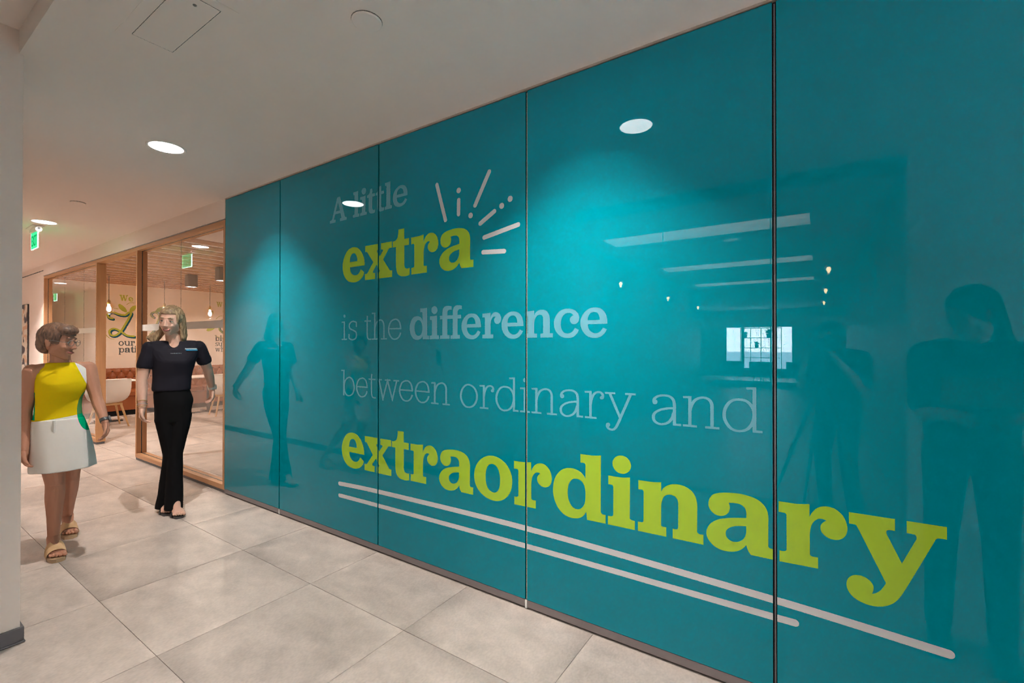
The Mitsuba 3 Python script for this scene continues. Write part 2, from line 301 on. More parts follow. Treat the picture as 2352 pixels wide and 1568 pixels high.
WORDS = [
    ('A', 'med', [('MA', -3.0049, -2.8097, 2.2879, 2.2894, 2.4219, 2.4234)]),
    ('little', 'med', [('Ml', -2.7375, -2.6682, 2.2900, 2.2905, 2.4240, 2.4245), ('Mi', -2.6582, -2.5891, 2.2906, 2.2911, 2.4246, 2.4251), ('Mt', -2.5851, -2.5032, 2.2911, 2.2918, 2.4251, 2.4258), ('Mt', -2.4960, -2.4123, 2.2918, 2.2925, 2.4258, 2.4265), ('Ml', -2.4058, -2.3358, 2.2925, 2.2930, 2.4265, 2.4270), ('Me', -2.3253, -2.1900, 2.2931, 2.2942, 2.4271, 2.4282)]),
    ('extra', 'bold', [('Be', -2.8529, -2.6097, 1.8390, 1.8398, 2.0740, 2.0746), ('Bx', -2.6058, -2.3314, 1.8399, 1.8407, 2.0746, 2.0753), ('Bt', -2.3254, -2.1685, 1.8408, 1.8413, 2.0753, 2.0757), ('Br', -2.1545, -1.9215, 1.8413, 1.8421, 2.0757, 2.0763), ('Ba', -1.9129, -1.6488, 1.8421, 1.8430, 2.0763, 2.0770)]),
    ('is', 'light', [('Li', -2.8616, -2.8017, 1.4250, 1.4252, 1.5605, 1.5606), ('Ls', -2.7850, -2.6872, 1.4253, 1.4256, 1.5606, 1.5606)]),
    ('the', 'light', [('Lt', -2.6098, -2.5368, 1.4258, 1.4261, 1.5607, 1.5608), ('Lh', -2.5323, -2.3801, 1.4261, 1.4266, 1.5608, 1.5609), ('Le', -2.3711, -2.2416, 1.4266, 1.4270, 1.5609, 1.5610)]),
    ('difference', 'semi', [('Dd', -2.1663, -1.9970, 1.4290, 1.4295, 1.5690, 1.5694), ('Di', -1.9901, -1.9150, 1.4295, 1.4297, 1.5694, 1.5696), ('Df', -1.9070, -1.8142, 1.4298, 1.4301, 1.5696, 1.5698), ('Df', -1.8232, -1.7351, 1.4300, 1.4303, 1.5698, 1.5700), ('De', -1.7372, -1.5933, 1.4303, 1.4307, 1.5700, 1.5703), ('Dr', -1.5831, -1.4533, 1.4307, 1.4311, 1.5703, 1.5706), ('De', -1.4504, -1.3077, 1.4311, 1.4316, 1.5706, 1.5709), ('Dn', -1.2977, -1.1293, 1.4316, 1.4321, 1.5709, 1.5713), ('Dc', -1.1233, -0.9815, 1.4321, 1.4325, 1.5713, 1.5716), ('De', -0.9751, -0.8342, 1.4325, 1.4330, 1.5717, 1.5720)]),
    ('between', 'light', [('Lb', -2.8666, -2.7140, 1.0280, 1.0285, 1.1610, 1.1615), ('Le', -2.6997, -2.5725, 1.0286, 1.0290, 1.1616, 1.1620), ('Lt', -2.5640, -2.4893, 1.0290, 1.0293, 1.1620, 1.1624), ('Lw', -2.4771, -2.2629, 1.0293, 1.0300, 1.1624, 1.1636), ('Le', -2.2645, -2.1346, 1.0300, 1.0305, 1.1635, 1.1642), ('Le', -2.1205, -1.9910, 1.0305, 1.0310, 1.1643, 1.1649), ('Ln', -1.9791, -1.8258, 1.0310, 1.0319, 1.1650, 1.1659)]),
    ('ordinary', 'light', [('Lo', -1.7496, -1.6148, 1.0323, 1.0330, 1.1663, 1.1670), ('Lr', -1.6034, -1.5000, 1.0331, 1.0337, 1.1671, 1.1677), ('Ld', -1.4929, -1.3385, 1.0337, 1.0345, 1.1677, 1.1685), ('Li2', -1.3287, -1.2675, 1.0346, 1.0349, 1.1686, 1.1689), ('Ln', -1.2571, -1.1057, 1.0350, 1.0366, 1.1690, 1.1700), ('La', -1.0913, -0.9607, 1.0368, 1.0382, 1.1701, 1.1710), ('Lr', -0.9520, -0.8507, 1.0383, 1.0394, 1.1711, 1.1718), ('Ly', -0.8468, -0.6972, 1.0394, 1.0409, 1.1719, 1.1732)]),
    ('and', 'light', [('La', -0.6240, -0.4966, 1.0417, 1.0429, 1.1738, 1.1749), ('Ln', -0.4890, -0.3425, 1.0430, 1.0444, 1.1750, 1.1764), ('Ld', -0.3323, -0.1849, 1.0445, 1.0460, 1.1765, 1.1780)]),
    ('extraordinary', 'bold', [('Be', -2.8565, -2.6098, 0.5281, 0.5290, 0.7631, 0.7640), ('Bx', -2.6046, -2.3347, 0.5290, 0.5300, 0.7640, 0.7650), ('Bt', -2.3290, -2.1683, 0.5300, 0.5305, 0.7650, 0.7653), ('Br', -2.1570, -1.9235, 0.5306, 0.5317, 0.7653, 0.7660), ('Ba', -1.9115, -1.6485, 0.5318, 0.5338, 0.7661, 0.7675), ('Bo', -1.6405, -1.3789, 0.5339, 0.5359, 0.7675, 0.7689), ('Br', -1.3669, -1.1350, 0.5360, 0.5390, 0.7690, 0.7720), ('Bd', -1.1274, -0.8438, 0.5391, 0.5428, 0.7721, 0.7758), ('Bi', -0.8320, -0.7016, 0.5430, 0.5457, 0.7760, 0.7778), ('Bn', -0.6873, -0.4057, 0.5460, 0.5510, 0.7780, 0.7830), ('Ba', -0.3941, -0.1425, 0.5512, 0.5560, 0.7832, 0.7880), ('Br', -0.1300, 0.0861, 0.5564, 0.5626, 0.7882, 0.7913), ('By', 0.0827, 0.3522, 0.5625, 0.5700, 0.7912, 0.7950)]),
]
UNDERLINES = [[(-2.8825, 0.3886), (-2.4759, 0.405), (-1.2898, 0.4221), (-0.1388, 0.3999), (0.3562, 0.3773)], [(-2.8821, 0.3037), (-2.4756, 0.3112), (-1.2898, 0.3284), (-0.1389, 0.333), (-0.0768, 0.3337)]]
PEN = (0.0067, 0.0047)
def curve(spec):
    closed = spec.endswith(' o')
    toks = spec.replace(' o', '').split()
    p = np.array([[float(c) for c in t.rstrip('s').split(',')] for t in toks]) / 1000.0
    return p, [t.endswith('s') for t in toks], closed
def flow(p, sm, closed, n=7):
    m = len(p); out = []
    for i in range(m if closed else m - 1):
        a, b = p[i], p[(i + 1) % m]
        sa, sb = sm[i] and (closed or 0 < i), sm[(i + 1) % m] and (closed or i + 1 < m - 1)
        ch = np.linalg.norm(b - a)
        if not sa and not sb:
            out.append(a); continue
        ta = tb = None
        if sa:
            d = p[(i + 1) % m] - p[i - 1]; ta = d / (np.linalg.norm(d) + 1e-12) * ch
        if sb:
            d = p[(i + 2) % m] - p[i]; tb = d / (np.linalg.norm(d) + 1e-12) * ch
        if ta is None: ta = 1.5 * (b - a) - 0.5 * tb
        if tb is None: tb = 1.5 * (b - a) - 0.5 * ta
        for t in np.arange(n) / n:
            out.append((2 * t**3 - 3 * t**2 + 1) * a + (t**3 - 2 * t**2 + t) * ta + (-2 * t**3 + 3 * t**2) * b + (t**3 - t**2) * tb)
    if not closed: out.append(p[-1])
    return np.array(out)
def glyph_shape(name, place):
    kind, paths, dots = GLYPHS[name]
    if kind == 'outline':
        rings = []
        for s in paths:
            p, sm, _ = curve(s)
            rings.append(Polygon(flow(place(p), sm, True)).buffer(0))
        out = rings[0]
        for r in rings[1:]:
            out = out.difference(r) if out.contains(r.representative_point()) or out.convex_hull.contains(r.representative_point()) and r.area < 0.5 * out.area and name not in ('Bi', 'Di', 'Mi') else out.union(r)
        return out
    hx, hz = PEN
    shapes = []
    for s in paths:
        p, sm, closed = curve(s)
        q = flow(place(p), sm, closed) * [1, hx / hz]
        line = LinearRing(q) if closed else LineString(q)
        shapes.append(line.buffer(hx, cap_style='flat', join_style='mitre', mitre_limit=2.5))
    for s in dots:
        p, sm, _ = curve(s)
        shapes.append(affinity.scale(Polygon(flow(place(p), sm, True)), 1, hx / hz, origin=(0, 0)))
    return affinity.scale(union_all(shapes), 1, hz / hx, origin=(0, 0))
SEAMS = union_all([sbox(EDGES[k] - GAPS[k] / 2, 0, EDGES[k] + GAPS[k] / 2, 3) for k in range(1, 6)])
slogan = thing('wall_slogan', 'lime, pale blue and white slogan lettering printed across the teal glass wall', 'wall lettering')
def print_on(poly, bsdf, key, parent, label=None):
    poly = poly.difference(SEAMS)
    return add(key, on_wall_y(extrude(poly, 0.0006), YW), bsdf, parent=parent, label=label)
INK = {'med': 'blue_print', 'bold': 'lime_print', 'light': 'blue_print', 'semi': 'blue_print'}
SAYS = {'med': 'pale blue', 'bold': 'bold lime green', 'light': 'thin pale blue', 'semi': 'bold pale blue'}
ALPHA = {'MA': 'A'}
for word, kind, letters in WORDS:
    wk = numbered(slogan + '__word')
    tag(wk, f'{SAYS[kind]} word "{word}"')
    for g, xl, xr, bl, br, hl, hr in letters:
        def place(p, xl=xl, xr=xr, bl=bl, br=br, hl=hl, hr=hr):
            t = p[:, 0]
            b = bl + (br - bl) * t; h = hl + (hr - hl) * t
            return np.stack([xl + (xr - xl) * t, b + (h - b) * p[:, 1]], 1)
        print_on(glyph_shape(g, place), INK[kind], 'letter', wk)
for u, r in zip(UNDERLINES, (0.0145, 0.0135)):
    p = np.array(u)
    line = flow(p, [False] + [True] * (len(p) - 2) + [False], False, 10)
    print_on(LineString(line).buffer(r), 'white_print', 'underline', slogan, 'long white underline with rounded ends')
SPARKS = [((-1.934, 2.370), (-1.864, 2.145)), ((-1.760, 2.247), (-1.761, 2.164)), ((-1.536, 2.368), (-1.637, 2.195)), ((-1.500, 2.139), (-1.599, 2.085)),
          ((-1.341, 2.042), (-1.571, 2.002)), ((-1.578, 1.919), (-1.433, 1.909))]
for a, b in SPARKS:
    print_on(LineString([a, b]).buffer(0.0128), 'white_print', 'spark', slogan, 'short white spark stroke')
for c in ((-1.760, 2.304), (-1.670, 2.142), (-1.450, 2.161), (-1.394, 2.190)):
    print_on(Point(c).buffer(0.0165), 'white_print', 'spark_dot', slogan, 'small white spark dot')

# ------------------------------------------------------------------ white walls and ceilings
GT = 2.565            # top of the wood-framed glazing
add('wall_left', bx(-22, -0.9, 0, XL, 0.505, HU + 0.1), 'paint_wall', label='white painted wall whose end stands at the left edge', kind='structure')
add('baseboard_left', cat(bx(-22, 0.500, 0.0, XL + 0.012, 0.517, 0.072, 0.003), bx(XL - 0.005, YP, 0.0, XL + 0.012, 0.510, 0.072, 0.003),
    bx(XL - 0.004, YP, 0.0, XL + 0.020, 0.520, 0.010, 0.003)), 'base_dark', label='dark grey cove base along the left wall end', kind='structure')
add('wall_header', bx(-11.13, YW, GT + 0.006, -4.62, YW + 0.11, H), 'paint_wall', label='white wall strip above the wood-framed glazing', kind='structure')
add('trim_1', bx(-11.13, YW - 0.004, GT - 0.004, -4.62, YW + 0.03, GT + 0.006), 'base_grey', label='thin grey trim along the top of the glazing', kind='structure')
add('wall_far_right', bx(-22, YW, 0, -11.13, YW + 0.11, H), 'paint_wall', label='white wall beyond the glazing with the picture on it', kind='structure')
add('trim_2', bx(-22, YW - 0.006, 2.655, -11.15, YW + 0.01, 2.668), 'base_dark', label='dark shadow line near the top of the far white wall', kind='structure')
add('baseboard_right', bx(-22, YW - 0.012, 0, -11.13, YW + 0.01, 0.072, 0.003), 'base_dark', label='dark grey base of the far white wall', kind='structure')
add('wall_end', bx(-22.1, 0.3, 0, -21.9, 2.3, H), 'paint_wall', label='white end wall of the corridor', kind='structure')
add('wall_behind', cat(bx(XL, YP - 0.1, 0, -2.245, YP, HU + 0.05), bx(0.57, YP - 0.1, 0, 3.2, YP, HU + 0.05)), 'paint_wall', label='white wall beside the lounge glazing behind the camera', kind='structure')
add('wall_near_end', bx(2.6, YP - 0.1, 0, 2.8, YW + 0.1, HU + 0.05), 'paint_wall', label='white wall at the near end of the corridor', kind='structure')
add('ceiling', cat(bx(-22, 0.490, H, 3.0, YW + 0.12, H + 0.2), bx(XL - 0.01, YP - 0.1, HU, 3.0, 0.49, HU + 0.1)), 'paint_ceiling', label='smooth white painted ceiling with a raised part', kind='structure')
# access panel: a frame and a door leaf, both a hair proud, with a dark joint between them
ax0, ax1, ay0, ay1 = -2.50, -2.03, 0.735, 0.885
add('access_frame', on := bx(ax0 - 0.05, ay0 - 0.05, H - 0.0012, ax1 + 0.05, ay1 + 0.05, H + 0.001, 0.0004), 'paint_ceiling', parent='ceiling')
add('access_joint', bx(ax0 - 0.0022, ay0 - 0.0022, H - 0.0016, ax1 + 0.0022, ay1 + 0.0022, H), 'grey_metal', parent='ceiling')
add('access_door', bx(ax0, ay0, H - 0.0026, ax1, ay1, H, 0.001), 'paint_ceiling', parent='ceiling')
add('access_lock', lathe([(0, -0.0035), (0.006, -0.0035), (0.007, 0)], 16, (-2.075, 0.81, H - 0.0024)), 'grey_metal', parent='ceiling')

# ceiling things
def downlight(x, y, z, label, beam=1.0, wash=1.0, group='round recessed ceiling downlights', r=0.099):
    t = thing('downlight', label, 'ceiling light', group)
    add('trim_ring', lathe([(r, -0.003), (r + 0.012, -0.004), (r + 0.016, 0.0), (r, 0.001), (r, -0.003)], 40, (x, y, z)), 'paint_ceiling_item', parent=t, smooth=30)
    n = 40; a = np.arange(n) * 2 * PI / n
    v = np.vstack([np.stack([x + r * np.cos(a), y + r * np.sin(a), np.full(n, z - 0.002)], 1), [[x, y, z - 0.002]]])
    f = [[(i + 1) % n, i, n] for i in range(n)]
    k = add('lens', trimesh.Trimesh(v, f, process=False), 'white_plastic', parent=t, label='glowing white lens')
    scene[k]['emitter'] = {'type': 'area', 'radiance': rgb(LENS * LIGHT_WARM * [1, 1.06, 1.12])}
    if beam > 0:
        scene['beam_of_' + t] = {'type': 'spot', 'intensity': rgb(BEAM * beam * LIGHT_WARM), 'cutoff_angle': 53.0, 'beam_width': 12.0,
                                 'to_world': T().look_at(origin=[x, y, z - 0.012], target=[x, y, 0], up=[1, 0, 0])}
    if wash > 0:     # the reflector throws part of the light at the wall
        scene['wash_of_' + t] = {'type': 'spot', 'intensity': rgb(6.8 * wash * LIGHT_WARM), 'cutoff_angle': 35.0, 'beam_width': 4.0,
                                 'to_world': T().look_at(origin=[x, y, z - 0.012], target=[x, y + 0.58, z - 1.15], up=[1, 0, 0])}
    return t
downlight(-3.754, 1.295, H, 'round glowing downlight in the corridor ceiling, the larger of the two in view', 0.78)
downlight(-7.20, 1.335, H, 'round glowing downlight beside the green exit sign, the farther one', 1.2)
downlight(-0.944, 1.325, H, 'round glowing downlight above the camera, seen mirrored in the teal glass')
downlight(-10.7, 1.33, H, 'round glowing downlight far down the corridor, mirrored in the glazing', 1.7)
downlight(-14.2, 1.33, H, 'round glowing downlight at the far end of the corridor', 2.0)
downlight(-0.985, -0.72, HU, 'round glowing downlight in the lounge just behind the glazing', 0.15, 0.0)
def cover(x, y, label, r):
    t = thing('ceiling_cover', label, 'ceiling cover', 'round blank ceiling covers')
    add('plate', lathe([(0, -0.010), (r * 0.93, -0.010), (r, -0.007), (r, -0.003), (0, -0.003)], 40, (x, y, H)), 'paint_ceiling_item', parent=t, smooth=30)
    add('gap_ring', lathe([(0, -0.003), (r * 1.02, -0.003), (r * 1.02, 0.001), (0, 0.001)], 40, (x, y, H)), 'grey_metal', parent=t)
cover(-1.578, 1.255, 'round white cover plate on the ceiling near the top edge', 0.062)
cover(-5.93, 1.33, 'round white cover plate on the ceiling farther down the corridor', 0.056)

# ------------------------------------------------------------------ exit signs
def exit_sign(x, y, arrow, label):
    t = thing('exit_sign', label, 'exit sign', 'green lit exit signs')
    add('ceiling_plate', bx(x - 0.17, y - 0.05, H - 0.012, x + 0.17, y + 0.05, H, 0.004), 'white_plastic', parent=t)
    add('housing', cat(bx(x - 0.15, y - 0.022, H - 0.062, x + 0.15, y + 0.022, H - 0.010, 0.01), cyl((x + 0.15, y, H - 0.045), (x + 0.185, y, H - 0.045), 0.034, 0.030, 24)), 'white_plastic', parent=t, smooth=30)
    add('sensor', cyl((x + 0.184, y, H - 0.038), (x + 0.188, y, H - 0.038), 0.010), 'black_metal', parent=t)
    p = add('panel', bx(x - 0.147, y - 0.005, H - 0.250, x + 0.147, y + 0.005, H - 0.062, 0.001), 'black_body', parent=t, label='edge-lit green acrylic panel')
    scene[p]['emitter'] = {'type': 'area', 'radiance': rgb(0.06, 0.78, 0.30)}
    p = add('lit_edge', cat(bx(x - 0.15, y - 0.0052, H - 0.250, x - 0.147, y + 0.0052, H - 0.062), bx(x + 0.147, y - 0.0052, H - 0.250, x + 0.15, y + 0.0052, H - 0.062), bx(x - 0.15, y - 0.0052, H - 0.253, x + 0.15, y + 0.0052, H - 0.250)), 'black_body', parent=t)
    scene[p]['emitter'] = {'type': 'area', 'radiance': rgb(3.0, 20.0, 8.5)}
    txt = meshkit.text_mesh('EXIT' + (' >' if arrow else ''), 0.115, 0.002, bold=True)
    txt.apply_translation(-txt.bounds.mean(0) * [1, 1, 0])
    w = 0.25 / (txt.bounds[1, 0] - txt.bounds[0, 0]); txt.vertices[:, 0] *= w
    for side in (1, -1):
        m = txt.copy(); v = m.vertices
        v = np.stack([x + side * v[:, 0], y - side * (0.005 + v[:, 2]), H - 0.157 + v[:, 1]], 1)
        m.vertices = v
        k = add('lettering', m, 'green_ink', parent=t, label='word EXIT')
        scene[k]['bsdf'] = {'type': 'ref', 'id': 'black_body'}; scene[k]['emitter'] = {'type': 'area', 'radiance': rgb(0.004, 0.36, 0.10)}
exit_sign(-7.62, 1.335, False, 'green lit exit sign hanging from the corridor ceiling')
exit_sign(-16.5, 0.95, True, 'green lit exit sign with an arrow far down the corridor, mirrored in the glazing')

# ------------------------------------------------------------------ wood-framed glazing
YG, YB = YW + 0.052, YW + 0.105
def pane(x0, x1, z0, z1, y, parent, key='pane'):
    return add(key, quad((x0, y, z0), (x1, y, z0), (x1, y, z1), (x0, y, z1)), 'glass_pane', parent=parent)
def glazing(n, x0, x1, joints, lab):
    w = tag(f'window_{n}', lab, kind='structure')
    j = 0.030
    add('sill_rail', bx(x0, YW, 0.030, x1, YB, 0.078, 0.002), 'wood_x', parent=w)
    add('base', bx(x0, YW + 0.008, 0.0, x1, YB - 0.01, 0.030), 'base_dark', parent=w)
    add('head_rail', bx(x0, YW, GT - 0.045, x1, YB, GT, 0.002), 'wood_x', parent=w)
    for a in (x0, x1 - j):
        add('post', bx(a, YW, 0.030, a + j, YB, GT, 0.002), 'wood_z', parent=w)
    for a in (x0 + j, x1 - j):    # glazing channels in the posts, and in the rails
        add('channel', bx(a - 0.0009, YG - 0.0045, 0.078, a + 0.0009, YG + 0.0045, GT - 0.045), 'black_metal', parent=w)
    for z in (0.078, GT - 0.045):
        add('channel', bx(x0 + j, YG - 0.006, z - 0.0015, x1 - j, YG + 0.006, z + 0.0015), 'black_metal', parent=w)
    xs = [x0 + j] + list(joints) + [x1 - j]
    for a, b in zip(xs[:-1], xs[1:]):
        pane(a + 0.0015, b - 0.0015, 0.0795, GT - 0.0465, YG, w)
    for a in joints:
        add('pane_joint', bx(a - 0.0013, YG - 0.0015, 0.08, a + 0.0013, YG + 0.0015, GT - 0.047), 'seam_grey', parent=w)
    add('frosted_band', bx(x0 + j, YG - 0.0022, 1.552, x1 - j, YG - 0.0008, 1.628), 'frost', parent=w, label='white frosted band on the glass')
    return w
glazing(1, -6.850, -4.625, [-5.72], 'wood-framed glass panel right of the cafe doorway')
glazing(2, -11.13, -8.315, [-10.1, -9.1], 'wood-framed glass panel left of the cafe doorway')
tag('door_1', 'wood-lined open doorway into the cafe', kind='structure')
add('head_lining', bx(-8.315, YW, GT - 0.045, -6.850, YB, GT, 0.002), 'wood_x', parent='door_1')

# ------------------------------------------------------------------ cafe shell
add('wall_cafe', bx(XC - 0.1, YW + 0.11, 0, XC, 6.3, H), 'paint_wall', label='warm white cafe wall with printed graphics above the banquette', kind='structure')
add('wall_cafe_back', bx(XC, 6.15, 0, -4.4, 6.3, H), 'paint_wall', label='white back wall of the cafe', kind='structure')
add('wall_cafe_right', bx(-4.55, YW + 0.11, 0, -4.4, 6.2, H), 'paint_wall', label='white right wall of the cafe', kind='structure')
tag('ceiling_cafe', 'cafe ceiling of wide wooden slats with pale gaps', kind='structure')
add('plaster', cat(bx(XC, YW + 0.11, HC + 0.0065, -4.5, 6.2, H), bx(-5.95, YW + 0.11, HC + 0.005, -4.5, 6.2, HC + 0.05)), 'paint_ceiling', parent='ceiling_cafe')
xs = XC + 0.02
while xs < -6.1:
    add('slat', bx(xs, YW + 0.12, HC, xs + 0.225, 6.15, HC + 0.006, 0.001), 'wood_slat', parent='ceiling_cafe')
    xs += 0.330
add('far_wall_lining', bx(XC - 0.09, YW + 0.105, 0.0, -11.2, YW + 0.12, H), 'paint_wall', parent='wall_far_right')

# cafe lamps
def pendant(x, y, z, label):
    t = thing('pendant_lamp', label, 'pendant lamp', 'glass jar pendants over the cafe tables')
    add('canopy', lathe([(0, 0), (0.05, 0), (0.05, -0.012), (0.012, -0.022), (0, -0.022)], 24, (x, y, HC + 0.02)), 'brass', parent=t, smooth=30)
    add('cord', cyl((x, y, z + 0.15), (x, y, HC), 0.0045, n=8), 'grey_metal', parent=t)
    add('socket', lathe([(0, 0.15), (0.012, 0.15), (0.020, 0.13), (0.024, 0.10), (0.024, 0.075), (0, 0.075)], 20, (x, y, z)), 'brass', parent=t, smooth=30)
    add('glass_jar', lathe([(0.024, 0.105), (0.035, 0.10), (0.066, 0.085), (0.072, 0.07), (0.072, -0.085), (0.066, -0.10)], 28, (x, y, z)), 'amber_glass', parent=t, smooth=40)
    b = add('bulb', lathe([(0, -0.052), (0.016, -0.047), (0.029, -0.030), (0.033, -0.008), (0.028, 0.018), (0.016, 0.045), (0.013, 0.075), (0, 0.075)], 20, (x, y, z)), 'white_plastic', parent=t, smooth=True, label='warm glowing bulb')
    scene[b]['emitter'] = {'type': 'area', 'radiance': rgb(150.0, 98.0, 52.0)}
for y, lab in ((2.745, 'glass jar pendant lamp beside the doorway post, left of the script letter'), (3.57, 'glass jar pendant lamp behind the woman in black'), (4.36, 'glass jar pendant lamp seen through the right glass panel')):
    pendant(-10.4, y, 2.02, lab)
def cube_light(x, y, label):
    t = thing('surface_light', label, 'ceiling light', 'square dark surface lights under the slats')
    s = 0.073
    add('body', bx(x - s, y - s, HC - 0.210, x + s, y + s, HC, 0.006), 'grey_metal', parent=t)
    k = add('lens', quad((x - s + .012, y - s + .012, HC - 0.2115), (x - s + .012, y + s - .012, HC - 0.2115), (x + s - .012, y + s - .012, HC - 0.2115), (x + s - .012, y - s + .012, HC - 0.2115)), 'white_plastic', parent=t)
    scene[k]['emitter'] = {'type': 'area', 'radiance': rgb(7.0, 6.2, 5.3)}
    scene['beam_of_' + t] = {'type': 'spot', 'intensity': rgb(2.8, 2.4, 2.0), 'cutoff_angle': 80.0, 'beam_width': 70.0,
                             'to_world': T().look_at(origin=[x, y, HC - 0.24], target=[x, y, 0], up=[1, 0, 0])}
cube_light(-9.10, 3.52, 'square dark grey surface light on the slats, left of the pair')
cube_light(-7.80, 3.44, 'square dark grey surface light next to the teal glass edge')
cube_light(-10.3, 5.2, 'square dark grey surface light deeper in the cafe, hidden by the teal wall')

# cafe wall graphics (printed on the wall, so thin)
def ink(poly, y0, bsdf, key, parent, label=None):
    return add(key, on_wall_x(extrude(poly, 0.0015), XC), bsdf, parent=parent, label=label)
def serif_word(word, y, z, h, bsdf, parent, squeeze=0.9):
    """A word set in the wall's slab letters (bold and light glyphs are shared with the slogan)."""
    wk = numbered(parent + '__word'); tag(wk, f'printed word "{word}"')
    x = y
    for ch in word:
        if ch == 'W':
            s = h * 1.42; w = s * 1.12
            pts = lambda *q: Polygon([(x + a * w, z + b * s) for a, b in q])
            g = union_all([pts((0.06, 1), (0.24, 1), (0.42, 0), (0.27, 0)), pts((0.44, 0.95), (0.56, 0.95), (0.42, 0), (0.30, 0)), pts((0.44, 1), (0.60, 1), (0.78, 0), (0.62, 0)), pts((0.86, 1), (0.96, 1), (0.78, 0), (0.66, 0)),
                           pts((0, 0.88), (0, 1), (0.32, 1), (0.32, 0.88)), pts((0.38, 0.88), (0.38, 1), (0.66, 1), (0.66, 0.88)), pts((0.76, 0.88), (0.76, 1), (1.04, 1), (1.04, 0.88))])
        else:
            name, w = {'e': ('Be', 1.04), 'o': ('Do', 1.0), 'u': ('Du', 1.12), 'r': ('Dr', 0.86), 'p': ('Dp', 1.08), 'a': ('Ba', 1.05), 't': ('Bt', 0.66), 'i': ('Di', 0.58),
                       'b': ('Db', 1.08), 'g': ('Dg', 1.02), 's': ('Ds', 0.85), 'h': ('Dh', 1.16), 'w': ('Dw', 1.5)}[ch]
            w *= h * squeeze
            pl = lambda p, x=x, w=w: np.stack([x + w * p[:, 0], z + h * p[:, 1]], 1)
            if name in GLYPHS: g = glyph_shape(name, pl)
            else: g = built_letter(ch, x, z, w, h)
        ink(g, y, bsdf, 'letter', wk)
        x += w * 1.08
def built_letter(ch, x, z, w, h):
    k = 0.20 * h
    R = lambda a, b, c, d: sbox(x + a * w, z + b * h, x + c * w, z + d * h)
    ring = lambda a, c, b=0.0, d=1.0: affinity.scale(Point(0, 0).buffer(1), (c - a) * w / 2, (d - b) * h / 2).difference(affinity.scale(Point(0, 0).buffer(1), (c - a) * w / 2 - k, (d - b) * h / 2 - k * 0.7))
    put = lambda g, a, b: affinity.translate(g, x + a * w, z + b * h)
    s = k / w
    if ch == 'o': return put(ring(0, 1), 0.5, 0.5)
    if ch == 'u': return union_all([R(0.1, 0.3, 0.1 + s, 1), R(0.72, 0, 0.72 + s, 1), put(ring(0.1, 0.72 + s, 0, 0.9), 0.41 + s / 2, 0.45).intersection(R(0, -0.1, 1.1, 0.4)), R(0, 0.86, 0.2, 1), R(0.6, 0.86, 0.8, 1), R(0.7, 0, 1.0, 0.14)])
    if ch == 'p': return union_all([R(0.12, -0.45, 0.12 + s, 1), put(ring(0.15, 1), 0.58, 0.5), R(0, 0.86, 0.2, 1), R(0, -0.45, 0.42, -0.32)])
    if ch == 'b': return union_all([R(0.12, 0, 0.12 + s, 1.45), put(ring(0.15, 1), 0.58, 0.5), R(0, 1.32, 0.2, 1.45)])
    if ch == 'g': return union_all([put(ring(0.1, 0.85, 0.3, 1.0), 0.45, 0.65), put(ring(0.05, 0.95, -0.5, 0.15), 0.5, -0.15), R(0.75, 0.84, 1.0, 0.98), R(0.2, 0.1, 0.36, 0.35)])
    if ch == 's':
        p = flow(np.array([(x + a * w, z + b * h) for a, b in ((0.9, 0.78), (0.5, 0.92), (0.15, 0.75), (0.5, 0.5), (0.87, 0.26), (0.5, 0.08), (0.08, 0.22))]), [False] + [True] * 5 + [False], False)
        return LineString(p).buffer(k * 0.42, cap_style='flat')
    if ch == 'h': return union_all([R(0.12, 0, 0.12 + s, 1.45), R(0.7, 0, 0.7 + s, 0.7), put(ring(0.14, 0.7 + s, 0.1, 1.0), 0.42 + s / 2, 0.55).intersection(R(0, 0.55, 1.1, 1.1)), R(0, 1.32, 0.2, 1.45), R(0, 0, 0.44, 0.13), R(0.58, 0, 1.0, 0.13)])
    pts = lambda *q: Polygon([(x + a * w, z + b * h) for a, b in q])
    return union_all([pts((0.06, 1), (0.06 + s, 1), (0.38, 0), (0.25, 0)), pts((0.44, 1), (0.52, 1), (0.38, 0), (0.28, 0)), pts((0.46, 1), (0.46 + s, 1), (0.75, 0), (0.62, 0)), pts((0.86, 1), (0.95, 1), (0.75, 0), (0.66, 0)), R(0, 0.88, 0.3, 1), R(0.38, 0.88, 0.66, 1), R(0.74, 0.88, 1.04, 1)])
def leaf(cx, cz, ln, wd, ang):
    t = np.linspace(0, PI, 14)
    top = np.stack([-np.cos(t) * ln / 2, np.sin(t) ** 1.3 * wd / 2], 1)
    bot = np.stack([np.cos(t) * ln / 2, -np.sin(t) ** 0.9 * wd / 2], 1)
    return affinity.translate(affinity.rotate(Polygon(np.vstack([top, bot[1:-1]])).buffer(0), ang, origin=(0, 0)), cx, cz)
def swash(pts, r): return LineString(flow(np.array(pts), [False] + [True] * (len(pts) - 2) + [False], False, 8)).buffer(r)
g1 = thing('wall_graphic', 'green and navy script letter with leaves on the cafe wall, seen through the doorway', 'wall graphic', 'printed graphics on the cafe wall')
def script(dy, dz): # the large script letter, an offset copy in navy behind lime
    return [(3.17 + dy, 1.905 + dz), (3.11 + dy, 1.93 + dz), (3.10 + dy, 2.00 + dz), (3.17 + dy, 2.035 + dz), (3.27 + dy, 1.995 + dz), (3.37 + dy, 1.985 + dz), (3.46 + dy, 2.04 + dz), (3.44 + dy, 1.94 + dz), (3.38 + dy, 1.80 + dz), (3.31 + dy, 1.66 + dz), (3.22 + dy, 1.565 + dz), (3.14 + dy, 1.58 + dz), (3.13 + dy, 1.66 + dz), (3.20 + dy, 1.70 + dz), (3.30 + dy, 1.65 + dz), (3.40 + dy, 1.57 + dz), (3.52 + dy, 1.55 + dz)]
